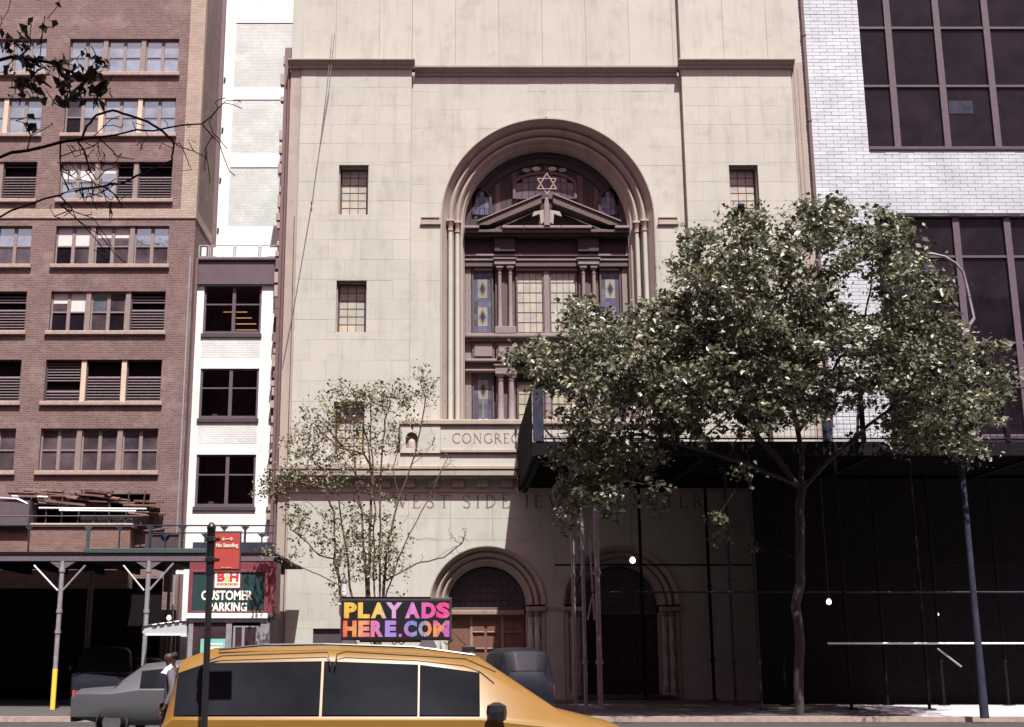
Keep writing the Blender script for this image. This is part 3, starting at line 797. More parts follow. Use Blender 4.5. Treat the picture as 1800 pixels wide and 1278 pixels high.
# top cornice with breaks, and parapet
def cornice(xa, xb, Y, dz=0.0):
    m = MB()
    zt_ = ZTOP + dz; zc = ZCOR + dz
    m.poly([(0, 0)], 0, 0) if False else None
    prof = [(.06, zc), (-.08, zc), (-.08, zc + .12), (-.16, zc + .16), (-.30, zc + .30), (-.34, zt_ - .05), (-.34, zt_), (.06, zt_)]
    v = [(xa, Y + a, z) for a, z in prof] + [(xb, Y + a, z) for a, z in prof]; n = len(prof)
    m.add(v, [tuple(range(n)), tuple(range(2 * n - 1, n - 1, -1))] + [(i, (i + 1) % n, (i + 1) % n + n, i + n) for i in range(n)])
    return m.build('cornice', LIMED, ch)
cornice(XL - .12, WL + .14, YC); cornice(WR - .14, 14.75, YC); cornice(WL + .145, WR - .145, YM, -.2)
for xa, xb, Y in ((XL, WL, YC + .05), (WR, XRt, YC + .05), (WL, WR, YM + .05)):
    x = xa
    while x < xb - .1:
        x2 = min(xb, x + 1.9)
        MB().bbox(x + .003, x2 - .003, Y, Y + .4, ZTOP + .003, 31.0, .008).build('parapet_block', LIME, ch); x = x2
MB().bbox(XL - .05, XRt + .05, YC - .1, YC + .6, 31.003, 31.4, .04).build('coping', LIMED, ch)

# moulded arch surrounds: profile swept up the jamb, round the arch and down again
def sweep_arch(name, cx, cz, zb, prof, Y, mat, parent, seg=48):
    path = [(-1, zb)] + [None] * (seg + 1) + [(1, zb)]
    grid = []
    for r, d in prof:
        row = [(cx - r, Y + d, zb)]
        for i in range(seg + 1):
            a = math.pi - math.pi * i / seg
            row.append((cx + r * math.cos(a), Y + d, cz + r * math.sin(a)))
        row.append((cx + r, Y + d, zb)); grid.append(row)
    o = MB().sheet(grid).build(name, mat, parent, smooth=True); return o
def rnd(pts, n=4):           # rounded rolls: list of (r,d) or ('roll', r0, r1, d, depth)
    out = []
    for p in pts:
        if p[0] == 'roll':
            _, ra, rb_, d, dep = p
            for i in range(n * 2 + 1):
                t = i / (n * 2); out.append((ra + (rb_ - ra) * t, d - dep * math.sin(math.pi * t)))
        else: out.append(p)
    return out
zj = PZ(738, YM)
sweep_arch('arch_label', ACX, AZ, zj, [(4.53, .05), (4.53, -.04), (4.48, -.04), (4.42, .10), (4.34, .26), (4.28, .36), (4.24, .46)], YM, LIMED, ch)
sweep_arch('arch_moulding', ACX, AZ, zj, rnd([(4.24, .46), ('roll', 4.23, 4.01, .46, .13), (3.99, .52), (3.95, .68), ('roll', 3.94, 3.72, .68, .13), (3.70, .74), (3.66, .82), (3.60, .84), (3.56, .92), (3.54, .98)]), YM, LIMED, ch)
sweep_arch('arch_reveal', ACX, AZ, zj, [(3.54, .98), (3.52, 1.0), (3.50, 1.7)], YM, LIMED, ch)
# jamb shafts with capitals
for sx in (-1, 1):
    for r, y in ((4.12, .30), (3.83, .54)):
        x = ACX + sx * r; zc = PZ(386, YM)
        cap = MB().lathe(x, YM + y, [(.10, zc - .42), (.13, zc - .40), (.10, zc - .34), (.11, zc - .2), (.17, zc - .05), (.13, zc - .02)], 12).build('capital', DKSTONE, ch, smooth=True)
        MB().bbox(x - .17, x + .17, YM + y - .17, YM + y + .15, zc - .02, zc + .08, .02).build('abacus', LIMED, cap)
        MB().lathe(x, YM + y, [(.12, zj - .1), (.10, zj + .1), (.095, zc - .42)], 12).build('shaft', LIME, ch, smooth=True)
    # impost string beside the arch
    xa, xb = (PX(740, 390, YM), PX(773, 390, YM)) if sx < 0 else (PX(1157, 390, YM), PX(1191, 390, YM))
    z0, z1 = PZ(394, YM), PZ(382, YM)
    m = MB().bbox(xa, xb, YM - .05, YM + .1, z0, z1, .02); m.box(xa + .02, xb - .02, YM - .09, YM - .03, z1 - .05, z1); m.box(xa - .04, xb + .04, YM - .09, YM - .03, z0 - .03, z0 + .03)
    m.build('impost_block', LIMED, ch)

# ---- dark timber screen inside the arch
YS = 51.75
scr = YS
def sx_(px, py, Y=YS): return PX(px, py, Y)
def sz_(py, Y=YS): return PZ(py, Y)
def cpart(name, mat, x0, x1, y0, y1, z0, z1, bev=0.0, parent=None):
    m = MB()
    (m.bbox(x0, x1, y0, y1, z0, z1, bev) if bev else m.box(x0, x1, y0, y1, z0, z1))
    return m.build(name, mat, parent or ch)
# vertical boards closing the arch head
nb = 30; bwid = 7.2 / nb
for i in range(nb):
    x0 = ACX - 3.6 + i * bwid; x1 = x0 + bwid - .012; xm = abs((x0 + x1) / 2 - ACX)
    zt_ = AZ + math.sqrt(max(.3, 3.75 ** 2 - xm ** 2))
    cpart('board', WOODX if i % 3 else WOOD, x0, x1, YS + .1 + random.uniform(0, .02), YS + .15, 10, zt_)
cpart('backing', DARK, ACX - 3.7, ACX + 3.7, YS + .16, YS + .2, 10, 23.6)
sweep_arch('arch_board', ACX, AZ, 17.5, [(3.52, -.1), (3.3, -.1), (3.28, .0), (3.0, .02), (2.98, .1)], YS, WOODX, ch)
def mirror(x): return 2 * ACX - x
def both(x0, x1): return [(x0, x1), (mirror(x1), mirror(x0))]
ZB = zj
# jamb boards
for a, b in both(ACX - 3.5, sx_(828.5, 560)): cpart('jamb_board', WOODL, a, b, YS - .12, YS + .09, ZB, sz_(405), .015)
sL0, sL1 = sx_(829, 530), sx_(868, 530)       # side light bay
pL0, pL1 = sx_(870, 530), sx_(905, 530)       # column bay
cL0 = sx_(907, 530)
def leaded_window(x0, x1, z0, z1, Y, nx, nz, mats, frame=.05, fmat=WOOD, parent=None, dark_top=0):
    fr = MB(); fr.box(x0, x0 + frame, Y - .08, Y + .06, z0, z1); fr.box(x1 - frame, x1, Y - .08, Y + .06, z0, z1)
    fr.box(x0 + frame, x1 - frame, Y - .08, Y + .06, z1 - frame, z1); fr.box(x0 + frame, x1 - frame, Y - .08, Y + .06, z0, z0 + frame)
    wd = fr.build('window', fmat, parent or ch)
    X0, X1, Z0, Z1 = x0 + frame, x1 - frame, z0 + frame, z1 - frame
    lead = MB()
    for i in range(1, nx): x = X0 + (X1 - X0) * i / nx; lead.box(x - .010, x + .010, Y - .015, Y + .02, Z0, Z1)
    for j in range(1, nz):
        z = Z0 + (Z1 - Z0) * j / nz
        for i in range(nx): lead.box(X0 + (X1 - X0) * i / nx + .01, X0 + (X1 - X0) * (i + 1) / nx - .01, Y - .015, Y + .02, z - .010, z + .010)
    lead.build('lead_came', LEAD, wd)
    for i in range(nx):
        for j in range(nz):
            MB().box(X0 + (X1 - X0) * i / nx + .008, X0 + (X1 - X0) * (i + 1) / nx - .008, Y, Y + .01, Z0 + (Z1 - Z0) * j / nz + .008, Z0 + (Z1 - Z0) * (j + 1) / nz - .008).build('pane', mats, wd)
    return wd
def stained(x0, x1, z0, z1, Y, diamonds, stem=False):
    fr = MB(); f = .06
    fr.box(x0, x0 + f, Y - .1, Y + .06, z0, z1); fr.box(x1 - f, x1, Y - .1, Y + .06, z0, z1); fr.box(x0 + f, x1 - f, Y - .1, Y + .06, z1 - f, z1); fr.box(x0 + f, x1 - f, Y - .1, Y + .06, z0, z0 + f)
    wd = fr.build('stained_window', WOOD, ch)
    X0, X1, Z0, Z1 = x0 + f, x1 - f, z0 + f, z1 - f
    nx, nz = 4, 10
    for i in range(nx):
        for j in range(nz):
            mat = PANEB if 0 < i < nx - 1 else (PANEV if random.random() < .3 else PANEB)
            MB().box(X0 + (X1 - X0) * i / nx + .008, X0 + (X1 - X0) * (i + 1) / nx - .008, Y, Y + .01, Z0 + (Z1 - Z0) * j / nz + .008, Z0 + (Z1 - Z0) * (j + 1) / nz - .008).build('pane', mat, wd)
    box('lead_came', LEAD, wd, X0, X1, Y + .003, Y + .02, Z0, Z1)
    xm = (x0 + x1) / 2; W = (X1 - X0)
    for zc, hh in diamonds:
        w1, w2 = W * .26, W * .14
        MB().poly([(xm - w1, zc - hh), (xm + w1, zc - hh), (xm + w1, zc + hh), (xm - w1, zc + hh)], Y - .008, Y - .002).build('border_pane', PANES, wd)
        MB().poly([(xm, zc - hh * .9), (xm + w1 * .9, zc), (xm, zc + hh * .9), (xm - w1 * .9, zc)], Y - .013, Y - .009).build('green_pane', PANEG, wd)
        MB().poly([(xm, zc - hh * .62), (xm + w2, zc), (xm, zc + hh * .62), (xm - w2, zc)], Y - .018, Y - .014).build('diamond_pane', PANEM, wd)
    if stem: MB().box(xm - .05, xm + .05, Y - .008, Y - .002, Z0 + .1, diamonds[0][0] - diamonds[0][1] - .01).build('green_pane', PANEG, wd); MB().box(xm - .2, xm - .06, Y - .012, Y - .006, Z0, Z0 + .25).build('white_pane', PANEC, wd); MB().box(xm + .06, xm + .2, Y - .012, Y - .006, Z0, Z0 + .25).build('white_pane', PANEC, wd)
U0, U1 = sz_(587), sz_(473)
for a, b in both(sL0, sL1): stained(a + .02, b - .03, U0, U1, YS + .0, [(sz_(508), .42), (sz_(557), .42)])
for a, b in both(sL0, sL1): stained(a + .02, b - .03, ZB, sz_(655), YS + .0, [(sz_(685), .42)], True)
# central pair of casements
xm0, xm1 = sx_(958, 530), sx_(967, 530); cR = mirror(cL0)
for a, b in ((cL0, ACX - .11), (ACX + .11, cR)): leaded_window(a, b, U0, U1 - .1, YS + .02, 4, 6, PANEC, .07)
cpart('mullion', WOODL, ACX - .11, ACX + .11, YS - .1, YS + .08, U0, U1)
for a, b in ((cL0, ACX - .11), (ACX + .11, cR)): leaded_window(a, b, ZB, sz_(672), YS + .02, 4, 4, PANEY, .07)
cpart('mullion', WOODL, ACX - .11, ACX + .11, YS - .1, YS + .08, ZB, sz_(670))
def pair(a, b, z0, z1, fat=.085, flat=False):
    xs = [a + (b - a) * .24, a + (b - a) * .77]
    cpart('column_plinth', WOODL, a - .02, b + .02, YS - .42, YS + .05, z0, z0 + .3, .02)
    cpart('pilaster_board', WOOD, a + .02, b - .02, YS - .05, YS + .06, z0 + .3, z1)
    for x in xs:
        c = MB().lathe(x, YS - .24, [(fat * 1.35, z0 + .3), (fat * 1.35, z0 + .36), (fat, z0 + .42), (fat, (z0 + z1) / 2), (fat * .86, z1 - .42), (fat * 1.1, z1 - .40), (fat * 1.1, z1 - .36), (fat * .86, z1 - .35), (fat * .9, z1 - .25), (fat * 1.5, z1 - .16)], 12).build('column', WOODL, ch, smooth=True)
        MB().bbox(x - fat * 1.75, x + fat * 1.75, YS - .24 - fat * 1.8, YS - .24 + fat * 1.8, z1 - .157, z1 - .03, .01).build('capital', WOODL, c)
    cpart('column_block', WOODL, a - .03, b + .03, YS - .44, YS + .05, z1 - .025, z1 + .2, .015)
    cpart('block_cap', WOODL, a - .08, b + .08, YS - .5, YS + .05, z1 + .205, z1 + .26)
for a, b in both(pL0, pL1): pair(a, b, sz_(590), sz_(469))
for a, b in both(pL0, pL1): pair(a, b, ZB - .1, sz_(655), .13)
# mouldings between the storeys
XA, XB = ACX - 3.5, ACX + 3.5
cpart('transom_board', WOODL, XA, XB, YS - .25, YS + .09, sz_(602), sz_(588.5), .02)
cpart('sill_moulding', WOODL, XA, XB, YS - .46, YS - .25, sz_(597), sz_(591), .03)
for a, b in both(sL0, sL1 + .02) + both(pL0 + .02, pL1) + [(cL0, ACX - .06), (ACX + .06, cR)]:
    m = MB(); z0, z1 = sz_(633), sz_(603)
    m.bbox(a, b, YS - .2, YS + .08, z0, z1, .02); pn = m.build('panel', WOOD, ch)
    MB().bbox(a + .1, b - .1, YS - .25, YS - .203, z0 + .1, z1 - .1, .02).build('raised_field', WOODL, pn)
cpart('string_moulding', WOODL, XA, XB, YS - .5, YS + .09, sz_(640), sz_(635), .03)
cpart('string_frieze', WOOD, XA, XB, YS - .3, YS + .09, sz_(652), sz_(640.5))
cpart('string_moulding', WOODL, XA, XB, YS - .42, YS + .09, sz_(656), sz_(652.5), .02)
# entablature under the pediment
cpart('architrave', WOOD, XA, XB, YS - .28, YS + .09, sz_(472), sz_(455), .02)
cpart('architrave_moulding', WOODL, XA, XB, YS - .38, YS + .09, sz_(454.5), sz_(451), .01)
cpart('architrave_moulding', WOODL, XA, XB, YS - .34, YS + .09, sz_(462), sz_(459), .01)
for a, b in [(cL0 - .02, cR + .02)] + both(sL0 + .1, sL1 - .02): cpart('head_moulding', WOODL, a, b, YS - .16, YS + .09, sz_(477), sz_(472.5), .01)
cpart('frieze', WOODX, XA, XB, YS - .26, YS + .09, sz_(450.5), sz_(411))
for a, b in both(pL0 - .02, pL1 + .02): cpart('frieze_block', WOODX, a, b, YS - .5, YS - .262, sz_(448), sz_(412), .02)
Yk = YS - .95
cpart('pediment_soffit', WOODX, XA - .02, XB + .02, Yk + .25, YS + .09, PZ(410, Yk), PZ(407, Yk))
cpart('pediment_cornice', WOOD, XA - .02, XB + .02, Yk + .12, YS, PZ(406.5, Yk), PZ(401, Yk), .02)
for a, b in ((XA - .02, ACX - 2.9), (ACX - 1.9, ACX - 1.0), (ACX - .98, ACX + .6), (ACX + .62, ACX + 1.9), (ACX + 2.9, XB + .02)):
    cpart('cornice_cap', WOODL, a, b, Yk, YS - .05, PZ(400.5, Yk), PZ(396, Yk), .015)
# raking cornices: thick boards with a lighter cap
ax, az = PX(962, 338, Yk), PZ(338, Yk); bxl, bzl = PX(840, 390, Yk), PZ(390, Yk); bxr, bzr = PX(1090, 390, Yk), PZ(390, Yk)
for (ex, ez) in ((bxl, bzl), (bxr, bzr)):
    s = 1 if ex > ax else -1
    gap = .25
    dx = ex - ax; dz = ez - az; t0 = gap / abs(dx)
    A_ = (ax + dx * t0, az + dz * t0)
    th = .36
    P = [(A_[0], A_[1]), (ex, ez), (ex, ez - .12), (ex - s * .45, ez - .12), (A_[0], A_[1] - th)]
    if s < 0: P = P[::-1]
    MB().poly(P[::-1], Yk + .02, Yk + .85).build('raking_cornice', WOOD, ch)
    P2 = [(A_[0], A_[1] + .055), (ex + s * .03, ez + .055), (ex + s * .03, ez + .004), (A_[0], A_[1] + .004)]
    if s < 0: P2 = P2[::-1]
    MB().poly(P2[::-1], Yk - .06, Yk + .8).build('raking_cap', WOODL, ch)
MB().poly([(ax, az - .4), (bxl + .9, bzl - .1), (bxr - .9, bzr - .1)], YS - .3, YS - .05).build('tympanum', WOODX, ch)
# central finial: post, cross bracket, star
cz0 = PZ(396, Yk)
P = [(-.13, 0), (.13, 0), (.10, .95), (.05, 1.25), (-.05, 1.25), (-.10, .95)]
MB().poly([(ACX + a, cz0 + b) for a, b in P][::-1], Yk - .05, Yk + .2).build('finial_post', WOODL, ch)
for s in (-1, 1):
    P = [(0, .15), (.13, .05), (.17, .52), (.50, .40), (.42, .62), (0, .70)]
    pts = [(ACX + s * (a + .135), cz0 + b) for a, b in P]
    MB().poly(pts if s < 0 else pts[::-1], Yk - .0, Yk + .1).build('finial_bracket', LIMED, ch)
sc_x, sc_z = PX(961.5, 322, Yk), PZ(322.5, Yk); sr = .47
star = MB()
for k in range(2):
    tri = [(sc_x + sr * math.sin(R(120 * i + 60 * k)), Yk + .05 + .02 * k, sc_z + sr * math.cos(R(120 * i + 60 * k)) * 1.02) for i in range(3)]
    for i in range(3): star.tube([tri[i], tri[(i + 1) % 3]], .028, 6)
star.build('star_of_david', SILL, ch)
# arched leaded light and small coloured lights behind the star
def arched_light(cx, z0, wid_, hgt_, Y, nx, nz, mat, rim):
    hw = wid_ / 2
    fr = MB()
    rise = hgt_ * .45
    def top(x): return z0 + hgt_ - rise + rise * math.sqrt(max(0, 1 - (x / hw) ** 2))
    wdp = [(-hw - .1, z0)] + [(-hw + wid_ * i / 16, 0) for i in range(17)]
    arcO = [(cx + (hw + .12) * math.cos(math.pi * (1 - i / 20)), z0 + hgt_ - rise + (rise + .12) * math.sin(math.pi * i / 20)) for i in range(21)]
    arcI = [(cx + hw * math.cos(math.pi * (1 - i / 20)), z0 + hgt_ - rise + rise * math.sin(math.pi * i / 20)) for i in range(21)]
    o = [(cx - hw - .12, z0)] + arcO + [(cx + hw + .12, z0)]; n_ = [(cx - hw, z0)] + arcI + [(cx + hw, z0)]
    fr.sheet([[(x, Y - .08, z) for x, z in o], [(x, Y - .08, z) for x, z in n_], [(x, Y + .03, z) for x, z in n_]])
    fr.sheet([[(x, Y + .03, z) for x, z in o], [(x, Y - .08, z) for x, z in o]])
    wd = fr.build('arched_light', rim, ch)
    for i in range(nx):
        xa = -hw + wid_ * i / nx + .01; xb = -hw + wid_ * (i + 1) / nx - .01
        for j in range(nz):
            za = z0 + hgt_ * j / nz + .01; zb_ = z0 + hgt_ * (j + 1) / nz - .01
            pts = []
            for x in (xa, (xa + xb) / 2, xb): pts.append((x, min(zb_, top(x))))
            if min(p[1] for p in pts) < za + .03: continue
            P = [(cx + xa, za), (cx + xb, za)] + [(cx + x, z) for x, z in pts[::-1]]
            MB().poly(P[::-1] if False else P, Y, Y + .01).build('pane', mat, wd)
    return wd
arched_light(ACX, sz_(350, YS), 2.55, PZ(307, YS) - PZ(350, YS) + .0, YS + .0, 9, 3, PANEV, WOOD)
for s in (-1, 1):
    arched_light(ACX + s * 2.75, PZ(378, YS), .62, 1.1, YS - .02, 3, 4, PANEB, WOODX)
    for j in range(2):
        P = [(ACX + s * (.35 + j * .45) + .2 * math.cos(R(60 * i)), PZ(297, YS) - j * .06 + .11 * math.sin(R(60 * i))) for i in range(6)]
        MB().poly(P[::-1], YS - .02, YS + .09).build('oval_pane', PANEC if j == 0 else PANEG, ch)

# ---- parapet panel, main cornice, frieze with lettering
YP = 49.55
px0, px1 = PX(704, 770, YP), mirror(PX(704, 770, YP))
zc1, zc0, zp0_ = PZ(738, YP), PZ(747, YP), PZ(790, YP)
MB().bbox(px0 - .06, px1 + .06, YP - .12, 51.4, zc0, zc1, .03).build('parapet_cap', LIMED, ch)
MB().bbox(px0 + 1.6, px1 - 1.6, YP, 51.3, zp0_, zc0 - .003, .01).build('parapet_panel', LIME, ch)
for a, b in ((px0, px0 + 1.597), (px1 - 1.597, px1)): 
    m = MB(); xm = (a + b) / 2 - (.35 if a < 0 else -.35)
    facade(m, a, b, zp0_ - .15, zc0 - .003, [(xm - .24, xm + .24, zp0_ + .05, zc0 - .3)], YP - .05, .22)
    m.add([(a, YP - .05, zp0_ - .15), (a, 51.3, zp0_ - .15), (a, 51.3, zc0), (a, YP - .05, zc0)], [(0, 1, 2, 3)])
    m.add([(b, YP - .05, zp0_ - .15), (b, 51.3, zp0_ - .15), (b, 51.3, zc0), (b, YP - .05, zc0)], [(3, 2, 1, 0)])
    pd = m.build('parapet_pier', LIME, ch)
    box('niche_back', DKSTONE, pd, xm - .24, xm + .24, YP + .165, YP + .17, zp0_ + .05, zc0 - .3)
    # rounded niche head
    z_ = zc0 - .3
    sp_ = MB(); N_ = 10
    for sgn in (-1, 1):
        pts = [(xm + sgn * .24, z_)] + [(xm + sgn * .24 * math.cos(R(90 * i / N_)), z_ - .24 + .24 * math.sin(R(90 * i / N_))) for i in range(N_ + 1)][::-1]
        sp_.poly(pts if sgn > 0 else pts[::-1], YP - .048, YP + .1)
    sp_.build('niche_head', LIME, pd)
    MB().lathe(xm, YP + .12, [(.17, zp0_ + .06), (.15, zp0_ + .3), (.13, zc0 - .62), (.05, zc0 - .55)], 10).build('niche_figure', LIMED, pd, smooth=True)
MB().bbox(px0 + 1.6, px1 - 1.6, YP - .1, YP - .003, PZ(796, YP), zp0_ + .0, .02).build('panel_base_moulding', LIMED, ch)
def course(name, z0, z1, out, mat=LIMED, bev=.03): return MB().bbox(XL - .02, XRt + .02, YC - out, YC + .4, z0, z1, bev).build(name, mat, ch)
MB().add([(XL, YC - .45, PZ(817, YC - .5)), (XRt, YC - .45, PZ(817, YC - .5)), (XRt, YP + .1, PZ(797, YP)), (XL, YP + .1, PZ(797, YP))], [(0, 1, 2, 3)]) if False else None
zc_a, zc_b = PZ(818, YC - .55), PZ(836, YC - .5)
MB().bbox(px0 - .1, px1 + .1, YC - .42, YC + .6, zc_a, PZ(797, YC - .42), .02).build('blocking_course', LIME, ch)
course('cornice_cap', zc_a - .16, zc_a, .56, LIMED)
course('cornice_soffit_roll', zc_a - .20, zc_a - .163, .48, DKSTONE)
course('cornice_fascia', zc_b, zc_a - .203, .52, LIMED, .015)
MB().box(XL, XRt, YC + .02, YC + .5, PZ(862, YC) + .003, zc_a - .21).build('frieze', LIME, ch)
x = XL + .1
while x < XRt - .4:                             # dentil blocks under the fascia
    MB().bbox(x, x + .50, YC - .16, YC + .1, zc_b - .42, zc_b - .07, .03).build('dentil', LIMED, ch); x += .98
course('bed_moulding', zc_b - .067, zc_b - .003, .3, LIMED, .02)
course('architrave_band', PZ(866, YC), PZ(858, YC), .05, LIMED, .01)
# ground storey wall round the two doors
DOORS = [ACX - 2.66, ACX + 2.60]
DR, DZ = 2.28, 3.60
ztop = PZ(866, YC) - .003
gb = MB()
xcs = [WL] + [v for d in DOORS for v in (d - DR + .02, d + DR - .02)] + [WR]
def wall_over_arch(m, cx, r, zs_, zt_, Y):
    n = 40
    for i in range(n):
        a0, a1 = math.pi * i / n, math.pi * (i + 1) / n
        xa, xb = cx - r * math.cos(a0), cx - r * math.cos(a1)
        m.add([(xa, Y, zs_ + r * math.sin(a0)), (xb, Y, zs_ + r * math.sin(a1)), (xb, Y, zt_), (xa, Y, zt_)], [(0, 1, 2, 3)])
zj1 = 6.1
for i in range(0, len(xcs), 2):
    a, b = xcs[i], xcs[i + 1]
    gb.add([(a, YC, 0), (b, YC, 0), (b, YC, zj1), (a, YC, zj1)], [(0, 1, 2, 3)])
for d in DOORS: wall_over_arch(gb, d, DR - .02, DZ, zj1, YC)
mbd = MB(); wall_over_arch(mbd, ACX, AR, AZ, 26.4, YM + .05)
mbd.add([(WL, YM + .05, 10), (ACX - AR, YM + .05, 10), (ACX - AR, YM + .05, 26.4), (WL, YM + .05, 26.4)], [(0, 1, 2, 3)]).add([(ACX + AR, YM + .05, 10), (WR, YM + .05, 10), (WR, YM + .05, 26.4), (ACX + AR, YM + .05, 26.4)], [(0, 1, 2, 3)])
mbd.build('mortar_bed', LIMED, ch)
gb.build('door_wall', LIME, ch)
x = WL
while x < WR - .1:
    x2 = min(WR, x + 1.68)
    for za, zb_ in ((zj1, (zj1 + ztop) / 2 - .1), ((zj1 + ztop) / 2 - .1, ztop)):
        MB().bbox(x + .003, x2 - .003, YC - .0, YC + .3, za + .004, zb_ - .003, .006).build('stone_block', LIME, ch)
    x = x2
def doorway(cx, lit):  # when not lit, shade is put into the door's wood colours
    zb_ = 0.0
    pr = rnd([(2.30, .05), (2.30, -.05), (2.25, -.05), (2.18, .08), (2.10, .24), (2.09, .3), ('roll', 2.08, 1.90, .3, .12), (1.88, .36), (1.86, .46), ('roll', 1.85, 1.68, .48, .11), (1.66, .54), (1.60, .66), (1.56, .72), (1.55, 1.6)])
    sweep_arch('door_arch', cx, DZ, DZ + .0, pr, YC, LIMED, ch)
    # jambs: stepped block with twisted shafts
    for s in (-1, 1):
        xo, xi = cx + s * 2.28, cx + s * 1.55
        a, b = min(xo, xi), max(xo, xi)
        m = MB(); m.add([(xo, YC + .0, 0), (xo, YC, DZ - .3), (cx + s * 2.12, YC + .02, DZ - .3), (cx + s * 2.12, YC + .02, 0)], [(0, 1, 2, 3)])
        st = [(2.28, 0), (2.10, .0), (2.10, .2), (1.84, .2), (1.84, .42), (1.55, .42), (1.55, 1.6)]
        m.sheet([[(cx + s * r, YC + d, 0) for r, d in st], [(cx + s * r, YC + d, DZ - .28) for r, d in st]])
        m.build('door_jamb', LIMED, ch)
        for r, y in ((1.97, .16), (1.72, .36)):
            x = cx + s * r
            # twisted shaft
            g = []
            n_, k_ = 30, 16
            for i in range(n_ + 1):
                z = .5 + (DZ - .95) * i / n_ ; tw = z * 2.2
                g.append([(x + (.115 + .018 * math.cos(3 * (2 * math.pi * k / k_ + tw))) * math.cos(2 * math.pi * k / k_), YC + y + (.115 + .018 * math.cos(3 * (2 * math.pi * k / k_ + tw))) * math.sin(2 * math.pi * k / k_), z) for k in range(k_ + 1)])
            c = MB().sheet(g).build('twisted_shaft', LIME, ch, smooth=True)
            MB().lathe(x, YC + y, [(.12, DZ - .47), (.15, DZ - .45), (.12, DZ - .42), (.13, DZ - .36), (.17, DZ - .26)], 12).build('capital', DKSTONE, c, smooth=True)
            MB().lathe(x, YC + y, [(.2, 0), (.2, .2), (.15, .28), (.17, .38), (.13, .5)], 12).build('shaft_base', LIMED, c, smooth=True)
        MB().bbox(min(xo, xi) - .02, max(xo, xi) + .02, YC - .12, YC + .55, DZ - .255, DZ - .08, .03).build('impost', LIMED, ch)
    # timber door set back in the opening
    Yd = YC + 1.25
    cpart('door_frame', WOOD, cx - 1.56, cx + 1.56, Yd - .2, Yd + .1, DZ - .22, DZ - .08, .02)
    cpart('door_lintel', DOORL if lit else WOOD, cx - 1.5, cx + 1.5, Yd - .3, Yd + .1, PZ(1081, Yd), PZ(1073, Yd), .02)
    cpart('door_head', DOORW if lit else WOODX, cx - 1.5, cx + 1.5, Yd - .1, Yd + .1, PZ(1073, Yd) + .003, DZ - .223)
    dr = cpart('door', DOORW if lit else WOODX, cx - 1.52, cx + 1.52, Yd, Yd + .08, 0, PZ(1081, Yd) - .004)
    for s in (-1, 1):
        cpart('stile', DOORL if lit else WOODX, cx + s * .62 - .06, cx + s * .62 + .06, Yd - .04, Yd - .002, 0, PZ(1083, Yd), .01, dr)
        for k in range(3):
            for j in range(4):
                xx = cx + (-1.02 if s < 0 else 1.02) + (-.0) ; 
        for j in range(4):
            for i in range(2):
                xa = cx + s * (.14 + 0) if False else cx - .56 + i * .58 if s < 0 else cx + .72 + i * .40
                wq = .46 if s < 0 else .32
                z0_ = PZ(1083, Yd) - .62 - j * .64
                pts = [(xa, z0_), (xa + wq, z0_)] + [(xa + wq / 2 + wq / 2 * math.cos(R(180 * q / 8)), z0_ + .34 + .1 * math.sin(R(180 * q / 8))) for q in range(9)]
                pn = MB().poly(pts[::-1], Yd - .045, Yd - .003).build('door_panel', DOORW if lit else WOODX, dr)
                MB().bbox(xa - .01, xa + wq + .01, Yd - .08, Yd - .047, z0_ - .03, z0_ + .02, .01).build('panel_sill', DOORL if lit else WOODX, pn)
    # fanlight
    fw = MB(); n_ = 24
    hw = 1.45
    for r0_, r1_ in ((1.56, 1.40), (1.02, .92)):
        gg = [[(cx - r * math.cos(math.pi * i / n_), Yd - d, DZ - .07 + r * math.sin(math.pi * i / n_)) for i in range(n_ + 1)] for r, d in ((r0_, -.05), (r0_, .06), (r1_, .06), (r1_, -.05))]
        fw.sheet(gg)
    for i in range(1, 10):
        x = cx - 1.4 + 2.8 * i / 10; h = math.sqrt(1.4 ** 2 - (x - cx) ** 2); fw.box(x - .012, x + .012, Yd - .03, Yd + .02, DZ - .07, DZ - .07 + h)
    for j in range(1, 5):
        z = j * .28; h = math.sqrt(1.42 ** 2 - z ** 2); fw.box(cx - h, cx + h, Yd - .025, Yd + .015, DZ - .07 + z - .012, DZ - .07 + z + .012)
    fan = fw.build('fanlight', METALD, ch)
    pts = [(cx - 1.5 * math.cos(math.pi * i / n_), DZ - .08 + 1.5 * math.sin(math.pi * i / n_)) for i in range(n_ + 1)]
    MB().poly(pts, Yd + .02, Yd + .03).build('pane', PANEV, fan)
    cpart('porch_back', DARK, cx - 1.7, cx + 1.7, Yd + .11, Yd + .15, 0, 5.3)
    cpart('door_step', CONC, cx - 1.9, cx + 1.9, YC - .35, YC + 1.3, 0, .16, .02)
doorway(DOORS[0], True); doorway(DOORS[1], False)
cpart('impost_string', LIMED, DOORS[0] + 2.31, DOORS[1] - 2.31, YC - .03, YC + .002, DZ - .25, DZ - .1)
